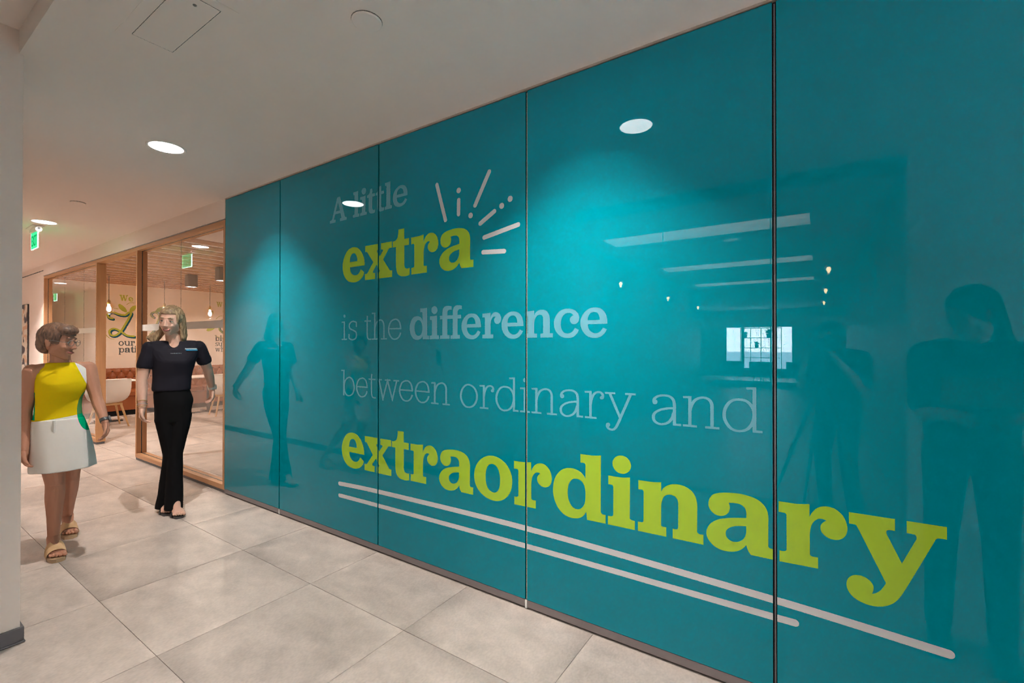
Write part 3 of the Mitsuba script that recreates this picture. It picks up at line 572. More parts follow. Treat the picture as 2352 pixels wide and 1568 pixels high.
ink(swash(script(0.015, -0.02), 0.026), 0, 'navy_ink', 'shadow_stroke', g1, 'navy shadow of the script letter')
k = add('script_letter', on_wall_x(extrude(swash(script(0, 0), 0.018), 0.0025), XC), 'lime_ink', parent=g1, label='lime green script letter')
ink(leaf(3.33, 2.12, 0.20, 0.085, 130), 0, 'lime_ink', 'leaf', g1); ink(leaf(3.50, 2.12, 0.17, 0.08, 55), 0, 'lime_ink', 'leaf', g1)
for s in ([(3.03, 1.96), (3.05, 2.05), (3.14, 2.11), (3.26, 2.10)], [(3.05, 1.67), (3.07, 1.58), (3.14, 1.50), (3.20, 1.49)], [(3.40, 2.20), (3.45, 2.24), (3.52, 2.24)]):
    ink(swash(s, 0.005), 0, 'olive_ink', 'flourish', g1)
serif_word('We', 3.28, 2.272, 0.085, 'lime_ink', g1)
serif_word('our', 3.27, 1.355, 0.095, 'slate_ink', g1)
serif_word('pati', 3.27, 1.215, 0.095, 'slate_ink', g1)
g2 = thing('wall_graphic', 'leafy script graphic on the cafe wall behind the woman in black', 'wall graphic', 'printed graphics on the cafe wall')
for dy, b, r in ((0.012, 'navy_ink', 0.024), (0.0, 'lime_ink', 0.017)):
    ink(swash([(3.86 + dy, 1.95), (3.81 + dy, 2.02), (3.88 + dy, 2.07), (3.95 + dy, 2.00), (3.92 + dy, 1.84), (3.85 + dy, 1.66), (3.80 + dy, 1.60)], r), 0, b, 'stroke', g2)
    ink(swash([(4.20 + dy, 1.66), (4.32 + dy, 1.62), (4.42 + dy, 1.70), (4.44 + dy, 1.80)], r * 0.8), 0, b, 'stroke', g2)
ink(leaf(3.96, 2.13, 0.17, 0.08, 40), 0, 'green_ink', 'leaf', g2); ink(leaf(4.36, 1.74, 0.20, 0.09, 60), 0, 'lime_ink', 'leaf', g2)
for s in ([(4.12, 2.03), (4.22, 2.10), (4.36, 2.08), (4.44, 2.00)], [(4.24, 1.56), (4.38, 1.57), (4.48, 1.66)]):
    ink(swash(s, 0.005), 0, 'olive_ink', 'flourish', g2)
g3 = thing('wall_graphic', 'leafy graphic with dark words on the cafe wall beside the teal glass', 'wall graphic', 'printed graphics on the cafe wall')
ink(leaf(4.98, 1.77, 0.24, 0.11, 35), 0, 'lime_ink', 'leaf', g3); ink(leaf(5.28, 2.12, 0.2, 0.09, 120), 0, 'lime_ink', 'leaf', g3); ink(leaf(4.99, 2.12, 0.12, 0.06, 80), 0, 'lime_ink', 'leaf', g3)
for dy, b, r in ((0.012, 'navy_ink', 0.026), (0.0, 'lime_ink', 0.018)):
    ink(swash([(5.30 + dy, 1.92), (5.20 + dy, 1.95), (5.14 + dy, 1.84), (5.17 + dy, 1.70), (5.28 + dy, 1.66), (5.40 + dy, 1.74)], r), 0, b, 'stroke', g3)
for s in ([(5.08, 1.98), (5.16, 2.05), (5.30, 2.06)], [(5.06, 1.60), (5.18, 1.54), (5.32, 1.56)]):
    ink(swash(s, 0.005), 0, 'olive_ink', 'flourish', g3)
serif_word('We', 5.08, 2.27, 0.085, 'lime_ink', g3)
serif_word('big', 5.06, 1.46, 0.095, 'slate_ink', g3)
serif_word('sus', 5.06, 1.34, 0.085, 'slate_ink', g3)
serif_word('who', 5.06, 1.21, 0.085, 'slate_ink', g3)

# ------------------------------------------------------------------ banquette
bq = thing('banquette', 'brown leather bench with a button-tufted back along the cafe wall', 'bench')
b0, b1 = 2.30, 6.10
nb = 22
def tufted(y0, y1, z0, z1, x):
    ny, nz = 420, 34
    Y, Z = np.meshgrid(np.linspace(y0, y1, ny), np.linspace(z0, z1, nz), indexing='ij')
    px, pz = 0.07, 0.12
    a = np.abs(np.sin(PI * ((Y - y0) / px + (Z - 0.845) / pz) / 2)); b = np.abs(np.sin(PI * ((Y - y0) / px - (Z - 0.845) / pz) / 2))
    puff = 0.026 * (a * b) ** 0.5
    edge = np.minimum((z1 - Z) / 0.05, 1).clip(0, 1)
    X = x + puff * (0.3 + 0.7 * edge)
    v = np.stack([X, Y, Z], -1).reshape(-1, 3)
    i = np.arange(ny - 1)[:, None] * nz + np.arange(nz - 1)[None]
    i = i.ravel()
    f = np.vstack([np.stack([i, i + nz, i + nz + 1], 1), np.stack([i, i + nz + 1, i + 1], 1)])
    return trimesh.Trimesh(v, f, process=False)
add('back_frame', bx(XC, b0, 0.30, XC + 0.10, b1, 0.90, 0.012), 'leather', parent=bq, smooth=30)
add('tufted_back', tufted(b0 + 0.01, b1 - 0.01, 0.47, 0.895, XC + 0.095), 'leather', parent=bq, smooth=True)
for r, z in enumerate((0.845, 0.725, 0.605)):
    y = b0 + 0.01 + (0.07 if r % 2 else 0.14)
    while y < b1 - 0.05:
        add('button', ball((XC + 0.103, y, z), 0.014, 1, (0.7, 1, 1)), 'leather_button', parent=bq, smooth=True)
        y += 0.14
for k in range(5):
    w = (b1 - b0) / 5
    add('seat_cushion', bx(XC + 0.10, b0 + k * w + 0.003, 0.36, XC + 0.58, b0 + (k + 1) * w - 0.003, 0.475, 0.02), 'leather', parent=bq, smooth=30)
add('base', bx(XC, b0, 0.10, XC + 0.56, b1, 0.36, 0.004), 'leather', parent=bq)
add('toe_kick', bx(XC, b0 + 0.01, 0.0, XC + 0.52, b1 - 0.01, 0.10), 'dark_gap', parent=bq)

# ------------------------------------------------------------------ cafe tables and chairs
def cafe_table(cx, cy, label):
    t = thing('cafe_table', label, 'table', 'white cafe tables by the bench')
    add('tabletop', bx(cx - 0.33, cy - 0.45, 0.722, cx + 0.33, cy + 0.45, 0.745, 0.006), 'table_white', parent=t)
    add('pedestal', cyl((cx, cy, 0.02), (cx, cy, 0.72), 0.032), 'black_metal', parent=t, smooth=30)
    add('foot', cat(bx(cx - 0.30, cy - 0.035, 0.0, cx + 0.30, cy + 0.035, 0.022, 0.006), bx(cx - 0.035, cy - 0.30, 0.0, cx + 0.035, cy + 0.30, 0.022, 0.006)), 'black_metal', parent=t)
    add('spider', bx(cx - 0.2, cy - 0.3, 0.708, cx + 0.2, cy + 0.3, 0.722, 0.004), 'black_metal', parent=t)
cafe_table(-10.52, 2.68, 'white cafe table between the bench and the chair in the doorway')
cafe_table(-10.45, 4.36, 'white cafe table seen through the right glass panel')
cafe_table(-10.5, 5.55, 'white cafe table deeper in the cafe, hidden by the teal wall')
def shell_mesh():
    """A tub shell: seat, back and arms in one moulded surface. Faces +x; local origin on the floor."""
    u = np.linspace(0, 1, 15); w = np.linspace(-1, 1, 33)
    rows = []
    for a in u:
        ring = []
        for b in w:
            ang = b * 2.05                     # around the sitter, 0 = back
            back = 0.5 + 0.5 * math.cos(ang)
            top = 0.61 + 0.195 * min(1.0, max(0, back * 1.5)) ** 0.8
            rr = 0.10 + 0.172 * (1 - (1 - a) ** 3.2)
            z = 0.405 + (top - 0.405) * a ** 1.6
            x = -math.cos(ang) * rr * 1.02 - 0.02 * a * back
            y = math.sin(ang) * rr * 1.10
            ring.append((x, y, z))
        rows.append(ring)
    v = np.array(rows).reshape(-1, 3)
    n = len(w); f = []
    for i in range(len(u) - 1):
        for j in range(n - 1):
            p = i * n + j
            f += [[p, p + 1, p + n + 1], [p, p + n + 1, p + n]]
    c = len(v); v = np.vstack([v, [[0.02, 0, 0.40]]])
    for j in range(n - 1): f.append([j + 1, j, c])
    f += [[0, n - 1, c]]
    m = trimesh.Trimesh(v, f, process=False)
    nrm = m.vertex_normals
    inner = v + nrm * 0.012
    f = np.array(f)
    both = trimesh.Trimesh(np.vstack([v, inner]), np.vstack([f[:, ::-1], f + len(v)]), process=False)
    # rim
    e = np.sort(np.vstack([f[:, [0, 1]], f[:, [1, 2]], f[:, [2, 0]]]), axis=1)
    uq, cnt = np.unique(e, axis=0, return_counts=True)
    rim = uq[cnt == 1]; L = len(v)
    rf = np.vstack([[[a, b, b + L], [a, b + L, a + L]] for a, b in rim])
    return trimesh.Trimesh(np.vstack([v, inner]), np.vstack([f[:, ::-1], f + L, rf]), process=False)
SHELL = mikit.ply(shell_mesh(), 'shell_white', smooth=True)
def leg_mesh(sx, sy): return cyl((0.13 * sx, 0.13 * sy, 0.385), (0.215 * sx, 0.215 * sy, 0.0), 0.019, 0.012, 12)
LEGS = [mikit.ply(leg_mesh(sx, sy), 'chair_wood', smooth=30) for sx in (-1, 1) for sy in (-1, 1)]
FRAME = mikit.ply(cat(bx(-0.15, -0.15, 0.370, 0.15, -0.115, 0.402, 0.004), bx(-0.15, 0.115, 0.370, 0.15, 0.15, 0.402, 0.004), bx(-0.15, -0.12, 0.370, -0.115, 0.12, 0.402, 0.004), bx(0.115, -0.12, 0.370, 0.15, 0.12, 0.402, 0.004)), 'chair_wood')
def tub_chair(x, y, deg, label):
    t = thing('tub_chair', label, 'chair', 'white tub chairs at the cafe tables')
    w = T().translate([x, y, 0]).rotate([0, 0, 1], deg)
    add('shell', SHELL, None, parent=t, to_world=w)
    add('frame', FRAME, None, parent=t, to_world=w)
    for l in LEGS: add('leg', l, None, parent=t, to_world=w)
tub_chair(-9.93, 2.62, 180, 'white tub chair with wooden legs in the doorway')
tub_chair(-9.75, 4.36, 172, 'white tub chair with wooden legs next to the teal glass edge')
tub_chair(-9.8, 5.5, 185, 'white tub chair with wooden legs deeper in the cafe, hidden by the teal wall')

# ------------------------------------------------------------------ picture on the far wall
def art_fn(p, n, uv):
    a = mikit.fbm(p.x * 3.1, p.z * 4.7, 2.0, 3); b = mikit.noise(p.x * 9, p.z * 13, 5.0)
    k = mikit.smoothstep(0.52, 0.60, a + 0.12 * (b - 0.5))
    return mikit.mix(mikit.mix((0.74, 0.66, 0.58), (0.62, 0.42, 0.30), mikit.smoothstep(0.35, 0.2, b)), (0.10, 0.09, 0.10), k)
S['art'] = diffuse(0.5, 0.5, 0.5); S['art'] = {'type': 'twosided', 'b': {'type': 'diffuse', 'reflectance': mikit.proc(art_fn)}}
pic = thing('picture', 'cream canvas with dark blotches hanging on the far white wall', 'picture')
add('frame', bx(-13.6, YW - 0.022, 0.80, -12.15, YW, 2.13, 0.002), 'black_metal', parent=pic)
add('canvas', bx(-13.59, YW - 0.025, 0.81, -12.16, YW - 0.0215, 2.12), 'art', parent=pic)

# ------------------------------------------------------------------ left wall fittings (seen mirrored)
sw = thing('light_switch', 'white double light switch plate at the end of the left wall, seen mirrored', 'switch')
add('plate', bx(-3.296, 0.505, 1.18, -3.176, 0.511, 1.303, 0.002), 'white_plastic', parent=sw)
for dx in (-0.265, -0.21): add('rocker', bx(XL + dx + 0.06, 0.511, 1.21, XL + dx + 0.095, 0.516, 1.275, 0.002), 'shell_white', parent=sw)
add('card_reader', bx(-3.392, 0.505, 1.19, -3.333, 0.520, 1.335, 0.004), 'grey_metal', label='dark card reader beside the light switch, seen mirrored', category='card reader')
tag('door_2', 'pale double door in the left wall far down the corridor', kind='structure')
for k, x0 in enumerate((-18.6, -17.74)):
    add('leaf', bx(x0, 0.50, 0.01, x0 + 0.84, 0.512, 2.64, 0.003), 'paint_ceiling', parent='door_2')
    add('handle', cyl((x0 + (0.78 if k == 0 else 0.06), 0.54, 0.9), (x0 + (0.78 if k == 0 else 0.06), 0.54, 1.3), 0.012), 'steel', parent='door_2')
add('frame', cat(bx(-18.68, 0.50, 0, -18.61, 0.52, 2.70), bx(-16.89, 0.50, 0, -16.82, 0.52, 2.70), bx(-18.68, 0.50, 2.65, -16.82, 0.52, 2.70)), 'grey_metal', parent='door_2')

# ------------------------------------------------------------------ lounge behind the camera (seen mirrored in the teal glass)
tag('window_3', 'frameless glass front of the lounge, seen mirrored in the teal glass', kind='structure')
jx = [-2.243, -1.300, -0.354, 0.360, 0.568]
for a, b in zip(jx[:-1], jx[1:]):
    pane(a + 0.003, b - 0.003, 0.03, HU - 0.10, YP - 0.05, 'window_3')
for a in jx[:-1]:
    add('pane_joint', bx(a - 0.003, YP - 0.056, 0.03, a + 0.003, YP - 0.044, HU - 0.10), 'seam_grey', parent='window_3')
add('head_channel', bx(jx[0], YP - 0.09, HU - 0.10, jx[-1], YP - 0.01, HU), 'seam_grey', parent='window_3')
add('floor_channel', bx(jx[0], YP - 0.07, 0.0, jx[-1], YP - 0.03, 0.03), 'steel', parent='window_3')
add('frosted_band', bx(jx[0], YP - 0.0522, 1.552, jx[-1], YP - 0.0508, 1.64), 'frost', parent='window_3')
S['lounge_floor'] = princ((0.30, 0.27, 0.25), 0.35)
S['lounge_panel'] = princ((0.16, 0.10, 0.065), 0.45)
S['lounge_wall'] = diffuse(0.42, 0.39, 0.36)
S['rug'] = diffuse(0.10, 0.11, 0.12)
S['sofa_cloth'] = diffuse(0.10, 0.12, 0.13)
S['curtain'] = {'type': 'principledthin', 'base_color': rgb(0.72, 0.72, 0.70), 'roughness': 0.8, 'diff_trans': 0.9}
S['plant_leaf'] = princ((0.05, 0.11, 0.03), 0.5)
S['pot'] = princ((0.25, 0.23, 0.21), 0.6)
S['dark_cloth'] = diffuse(0.03, 0.032, 0.036)
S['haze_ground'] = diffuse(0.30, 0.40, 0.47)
YWIN = -18.0
add('floor_lounge', bx(-6.2, YWIN - 0.2, -0.05, 3.2, YP - 0.03, 0.0), 'lounge_floor', label='smooth grey lounge floor behind the camera', kind='structure')
cx0, cx1 = -2.55, -0.08
coffers = [(-2.55, -1.98), (-5.46, -4.89), (-8.36, -7.79)]
cm = [bx(-6.2, YWIN - 0.2, HU, cx0, YP - 0.09, HU + 0.3), bx(cx1, YWIN - 0.2, HU, 3.2, YP - 0.09, HU + 0.3)]
ys = [YP - 0.09] + [v for a, b in coffers for v in (b, a)] + [YWIN - 0.2]
for a, b in zip(ys[0::2], ys[1::2]): cm.append(bx(cx0, b, HU, cx1, a, HU + 0.3))
add('ceiling_lounge', cat(*cm), 'paint_ceiling', label='white lounge ceiling with long light coffers', kind='structure')
for k, (a, b) in enumerate(coffers):
    t = thing('light_coffer', ('long glowing ceiling coffer nearest the glass front, seen mirrored', 'second long glowing ceiling coffer, seen mirrored', 'third and farthest glowing ceiling coffer, seen mirrored')[k], 'ceiling light', 'light coffers in the lounge ceiling')
    p = add('diffuser', quad((cx0, a, HU + 0.215), (cx0, b, HU + 0.215), (cx1, b, HU + 0.215), (cx1, a, HU + 0.215)), 'white_plastic', parent=t)
    scene[p]['emitter'] = {'type': 'area', 'radiance': rgb(COVE, COVE * 0.95, COVE * 0.90)}
add('wall_lounge_left', bx(-3.0, -10.0, 0, -2.86, YP - 0.1, HU), 'lounge_panel', label='dark panelled lounge wall on the left', kind='structure')
add('wall_lounge_right', bx(0.58, -10.0, 0, 0.72, YP - 0.1, HU), 'lounge_panel', label='dark panelled lounge wall on the right', kind='structure')
add('wall_lounge_far', cat(bx(-6.2, YWIN - 0.15, 0, -3.45, YWIN, HU), bx(-0.85, YWIN - 0.15, 0, 3.2, YWIN, HU), bx(-3.45, YWIN - 0.15, 0, -0.85, YWIN, 0.30), bx(-3.45, YWIN - 0.15, 2.19, -0.85, YWIN, HU)), 'lounge_wall', label='far lounge wall around the bright window', kind='structure')
add('wall_lounge_sides', cat(bx(-6.3, YWIN - 0.2, 0, -6.2, -9.9, HU), bx(3.2, YWIN - 0.2, 0, 3.3, YP, HU), bx(-6.3, -10.0, 0, -2.9, -9.9, HU), bx(0.7, -10.0, 0, 3.3, -9.9, HU)), 'lounge_wall', label='side walls of the wide part of the lounge', kind='structure')
tag('window_4', 'bright window at the far end of the lounge, seen mirrored', kind='structure')
for x in (-3.45, -2.74, -1.50, -0.85):
    add('mullion', bx(x - 0.055, YWIN - 0.12, 0.30, x + 0.055, YWIN - 0.02, 2.19), 'black_metal', parent='window_4')
add('transom', bx(-3.45, YWIN - 0.1, 0.30, -0.85, YWIN - 0.03, 0.36), 'black_metal', parent='window_4')
pane(-3.45, -0.85, 0.36, 2.19, YWIN - 0.07, 'window_4')
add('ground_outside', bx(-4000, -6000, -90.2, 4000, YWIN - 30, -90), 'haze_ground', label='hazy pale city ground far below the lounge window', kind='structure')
def sconce(x, y, z, s, label):
    t = thing('wall_sconce', label, 'wall lamp', 'globe sconces on the lounge walls')
    w = -2.86 if s > 0 else 0.58
    add('back_plate', bx(w, y - 0.06, z - 0.30, w + s * 0.02, y + 0.06, z + 0.02, 0.004), 'black_metal', parent=t)
    add('arm', tube([(w + s * 0.02, y, z - 0.20), (x, y, z - 0.20), (x, y, z - 0.06)], 0.009), 'black_metal', parent=t)
    add('globe', lathe([(0.02, -0.05), (0.09, -0.045), (0.118, 0.0), (0.10, 0.05), (0.06, 0.065)], 24, (x, y, z)), 'clear_glass', parent=t, smooth=40)
    b = add('bulb', lathe([(0, -0.05), (0.014, -0.045), (0.016, -0.02), (0.030, 0.012), (0.018, 0.04), (0, 0.046)], 16, (x, y, z)), 'white_plastic', parent=t, smooth=True)
    scene[b]['emitter'] = {'type': 'area', 'radiance': rgb(60.0, 38.0, 18.0)}
for k, y in enumerate((-2.85, -5.60, -8.44)):
    sconce(-2.60, y, 2.34, 1, ('nearest', 'middle', 'farthest')[k] + ' globe sconce on the left lounge wall, seen mirrored')
    sconce(0.11, y - 0.1, 2.34, -1, ('nearest', 'middle', 'farthest')[k] + ' globe sconce on the right lounge wall, seen mirrored')
# shelf with plants in front of the window
sh = thing('plant_shelf', 'black open metal shelf with potted plants before the lounge window, seen mirrored', 'shelf')
for x in (-2.56, -2.21, -1.85, -1.50, -1.17):
    add('upright', bx(x - 0.011, -16.011, 0, x + 0.011, -15.989, 2.03), 'black_metal', parent=sh)
for z in (0.87, 1.25, 1.64, 2.02):
    add('board', bx(-2.57, -16.15, z - 0.009, -1.16, -15.85, z + 0.009), 'black_metal', parent=sh)
def plant(x, y, z, r, n, label, seed):
    g = np.random.default_rng(seed)
    t = thing('potted_plant', label, 'plant', 'potted plants on the lounge shelf')
    add('pot', lathe([(0, 0), (r * 0.6, 0), (r * 0.8, r * 1.3), (0, r * 1.3)], 16, (x, y, z)), 'pot', parent=t)
    ms = []
    for _ in range(n):
        a, e = g.uniform(0, 2 * PI), g.uniform(0.1, 1.3)
        d = np.array([math.cos(a) * math.cos(e), math.sin(a) * math.cos(e), math.sin(e)])
        c = np.array([x, y, z + r * 1.3]); L = r * g.uniform(1.0, 2.0); s = np.cross(d, [0, 0, 1]); s = s / np.linalg.norm(s) * r * 0.35
        ms.append(quad(c, c + d * L * 0.5 + s, c + d * L, c + d * L * 0.5 - s))
    add('foliage', cat(*ms), 'plant_leaf', parent=t)
plant(-2.40, -16, 1.649, 0.09, 26, 'small leafy plant on the upper shelf at the left, seen mirrored', 1)
plant(-1.58, -16, 1.649, 0.12, 40, 'broad leafy plant on the upper shelf, seen mirrored', 2)
plant(-2.00, -16, 1.259, 0.09, 24, 'plant in a wide pot on the middle shelf, seen mirrored', 3)
def lounge_chair(x, y, deg, label):
    t = thing('lounge_chair', label, 'chair', 'dark lounge chairs on the rug')
    w = T().translate([x, y, 0]).rotate([0, 0, 1], deg)
    a = np.linspace(-2.0, 2.0, 21)
    prof = Polygon(np.vstack([np.stack([-np.cos(a) * 0.40, np.sin(a) * 0.40], 1), np.stack([-np.cos(a[::-1]) * 0.32, np.sin(a[::-1]) * 0.32], 1)]))
    m = extrude(prof, 0.42); m.apply_translation([0, 0, 0.36])
    add('tub', m, 'sofa_cloth', parent=t, to_world=w, smooth=30)
    add('cushion', lathe([(0, 0.30), (0.36, 0.30), (0.37, 0.42), (0.30, 0.47), (0, 0.47)], 24), 'sofa_cloth', parent=t, to_world=w, smooth=30)
    for k in range(4):
        q = PI / 4 + k * PI / 2
        add('leg', cyl((0.22 * math.cos(q), 0.22 * math.sin(q), 0.32), (0.30 * math.cos(q), 0.30 * math.sin(q), 0.0), 0.014), 'black_metal', parent=t, to_world=w)
lounge_chair(-2.6, -13.9, 60, 'dark tub chair left of the lounge window, seen mirrored')
lounge_chair(-1.6, -13.6, 120, 'dark tub chair in front of the shelf, seen mirrored')
lounge_chair(-0.7, -13.9, 170, 'dark tub chair right of the shelf, seen mirrored')
add('floor_rug', bx(-3.3, -15.2, 0.0, 0.3, -12.4, 0.012, 0.004), 'rug', label='dark rug under the lounge chairs, seen mirrored', category='rug')

# ------------------------------------------------------------------ people
class Frame:
    """A person's own frame on the floor: l to the sitter's image side, v towards the camera's side, z up."""
    def __init__(s, x, y, vx, vy):
        n = math.hypot(vx, vy); s.o = np.array([x, y, 0.0]); s.v = np.array([vx / n, vy / n, 0]); s.l = np.array([-vy / n, vx / n, 0])
    def __call__(s, p):
        p = np.asarray(p, float)
        return s.o + p[..., 0:1] * s.l + p[..., 1:2] * s.v + p[..., 2:3] * [0, 0, 1]
    def mesh(s, m):
        v, f = (m.vertices, m.faces) if isinstance(m, trimesh.Trimesh) else m
        return trimesh.Trimesh(s(np.asarray(v)), np.asarray(f), process=False)
def sph(p, r, n=18): return m3.Manifold.sphere(float(r), n).translate([float(c) for c in p])
def ell(p, r, yaw=0.0, n=22): return m3.Manifold.sphere(1.0, n).scale([float(c) for c in r]).rotate([0, 0, yaw]).translate([float(c) for c in p])
def bone(*pr): return m3.Manifold.batch_hull([sph(p, r) if np.isscalar(r) else ell(p, r) for p, r in pr])
def union(ms): return m3.Manifold.batch_boolean(ms, m3.OpType.Add)
def soft(m, length, it=10):
    q = m.refine_to_length(length).to_mesh()
    t = trimesh.Trimesh(q.vert_properties[:, :3], q.tri_verts, process=True)
    trimesh.smoothing.filter_taubin(t, 0.5, 0.53, iterations=it)
    return t
def placed(m, R, c):
    t = m.copy(); t.vertices = t.vertices @ R.T + c
    return t
def turn(yaw, pitch=0.0, roll=0.0):
    """Head axes in a person's frame: x to the side, y out of the face, z up. yaw 0 faces v; positive yaw turns towards +l."""
    a, b, c = math.radians(yaw), math.radians(pitch), math.radians(roll)
    f = np.array([math.sin(a) * math.cos(b), math.cos(a) * math.cos(b), math.sin(b)])
    x = np.cross(f, [0, 0, 1]); x /= np.linalg.norm(x); z = np.cross(x, f)
    x, z = x * math.cos(c) + z * math.sin(c), z * math.cos(c) - x * math.sin(c)
    return np.stack([x, f, z], 1)
def head_solid(s=1.0):
    a = [ell((0, -0.012, 0.026), (0.073, 0.093, 0.092)), bone(((0, 0.028, -0.012), (0.062, 0.056, 0.062)), ((0, 0.058, -0.088), 0.022), ((0.040, 0.008, -0.062), 0.022), ((-0.040, 0.008, -0.062), 0.022)),
         bone(((0, 0.084, 0.020), 0.006), ((0, 0.103, -0.020), 0.0085), ((0.010, 0.090, -0.026), 0.0068), ((-0.010, 0.090, -0.026), 0.0068)), ell((0, 0.040, -0.008), (0.061, 0.047, 0.082)),
         bone(((0.028, 0.068, 0.036), 0.013), ((-0.028, 0.068, 0.036), 0.013)), ell((0.034, 0.058, -0.022), (0.022, 0.022, 0.022)), ell((-0.034, 0.058, -0.022), (0.022, 0.022, 0.022)),
         ell((0, 0.074, -0.056), (0.026, 0.015, 0.020))]
    for k in (1, -1):
        a.append(bone(((k * 0.072, -0.012, 0.012), (0.009, 0.019, 0.020)), ((k * 0.070, -0.006, -0.022), (0.008, 0.012, 0.012))))
    return union(a).scale([s, s, s])
HEAD = soft(head_solid(), 0.0065, 14)
def hand_mesh(wrist, along, palm, side, curl=0.5, size=1.0, spread=0.5):
    """Palm, four fingers and a thumb. along: wrist to knuckles, palm: the way the palm faces, side: towards the thumb."""
    w, y = np.asarray(wrist, float), np.asarray(along, float); y /= np.linalg.norm(y)
    z = np.asarray(palm, float); z -= y * (z @ y); z /= np.linalg.norm(z)
    x = np.cross(y, z); x = x if x @ np.asarray(side, float) > 0 else -x
    P = lambda a, b, c: w + (a * x + b * y + c * z) * size
    ms = [bone((P(0, 0, 0), 0.021 * size), (P(0, 0.028, 0), (0.023 * size)), ), bone((P(0.026, 0.075, 0), 0.012 * size), (P(-0.026, 0.072, 0), 0.011 * size), (P(0.018, 0.02, 0.002), 0.015 * size), (P(-0.018, 0.02, 0.002), 0.014 * size))]
    for k, (fx, ln, r) in enumerate(((0.029, 0.068, 0.0088), (0.010, 0.076, 0.0090), (-0.009, 0.071, 0.0086), (-0.027, 0.056, 0.0078))):
        p = P(fx, 0.078, 0); a = 0.25 + curl * 0.5; fan = fx * spread * 3.0
        for q, part in enumerate((0.45, 0.31, 0.24)):
            d = (math.cos(a) * y + math.sin(a) * z + fan * x); d /= np.linalg.norm(d)
            nx = p + d * ln * part * size
            ms.append(bone((p, r * size * (1 - 0.08 * q)), (nx, r * size * (0.94 - 0.10 * q))))
            p = nx; a += curl * (0.75 - 0.1 * q)
    p0, p1, p2, p3 = P(0.020, 0.022, 0.004), P(0.044, 0.048, 0.012), P(0.056, 0.076, 0.022), P(0.058, 0.098, 0.034)
    ms += [bone((p0, 0.0135 * size), (p1, 0.0110 * size)), bone((p1, 0.0108 * size), (p2, 0.0095 * size)), bone((p2, 0.0094 * size), (p3, 0.0078 * size))]
    return soft(union(ms), 0.0045, 5)
def loft(rings, n=56, folds=0.0, nf=9, seed=0, power=2.0, caps=True):
    """rings of (z, l, v, half width, half depth)"""
    a = np.arange(n) * 2 * PI / n
    g = np.random.default_rng(seed); ph = g.uniform(0, 2 * PI, 3)
    rows = []
    for i, (z, cl, cv, rl, rv) in enumerate(rings):
        w = folds * (1 - i / (len(rings) - 1)) ** 1.5
        k = 1 + w * (np.sin(nf * a + ph[0]) + 0.6 * np.sin((nf - 4) * a + ph[1]))
        c, s = np.cos(a), np.sin(a)
        e = 2 / power
        rows.append(np.stack([cl + rl * k * np.sign(c) * np.abs(c) ** e, cv + rv * k * np.sign(s) * np.abs(s) ** e, np.full(n, z) + 0.3 * w * rl * np.sin(2 * a + ph[2])], 1))
    v = np.vstack(rows); f = []
    i = np.arange(n); j = (i + 1) % n
    for r in range(len(rings) - 1):
        b = r * n
        f += [np.stack([b + i, b + j, b + j + n], 1), np.stack([b + i, b + j + n, b + i + n], 1)]
    if caps:
        c0, c1 = len(v), len(v) + 1
        v = np.vstack([v, rows[0].mean(0), rows[-1].mean(0)])
        f += [np.stack([j, i, i * 0 + c0], 1), np.stack([i + (len(rings) - 1) * n, j + (len(rings) - 1) * n, i * 0 + c1], 1)]
    return trimesh.Trimesh(v, np.vstack(f), process=False)
def dense(keys, m):
    """Smoothly interpolated rings."""
    from scipy.interpolate import PchipInterpolator
    k = np.array(keys); t = np.linspace(0, 1, len(k)); u = np.linspace(0, 1, m)
    return PchipInterpolator(t, k)(u)
S['skin_a'] = princ((0.42, 0.20, 0.128), 0.5, spec=0.3)
S['skin_b'] = princ((0.72, 0.44, 0.33), 0.5, spec=0.3)
S['lip'] = princ((0.42, 0.13, 0.11), 0.4)
S['teeth'] = princ((0.78, 0.74, 0.68), 0.3)
S['eye_white'] = princ((0.72, 0.70, 0.68), 0.2)
S['iris'] = princ((0.05, 0.03, 0.02), 0.2)
def hair_fn(dark, light, s):
    def fn(p, n, uv):
        a = mikit.fbm(p.x * 130, p.y * 130, p.z * 26, 2); b = mikit.noise(p.x * 9, p.y * 9, p.z * 6)
        return mikit.mix(dark, light, dr.clip(1.3 * a - 0.35 + 0.5 * s * (b - 0.5), 0, 1))
    return fn
S['hair_brown'] = princ(mikit.proc(hair_fn((0.035, 0.016, 0.010), (0.20, 0.105, 0.06), 0.4)), 0.5)
S['hair_blond'] = princ(mikit.proc(hair_fn((0.16, 0.10, 0.05), (0.60, 0.44, 0.26), 0.6)), 0.5)
S['hair_dark'] = diffuse(0.03, 0.025, 0.02)
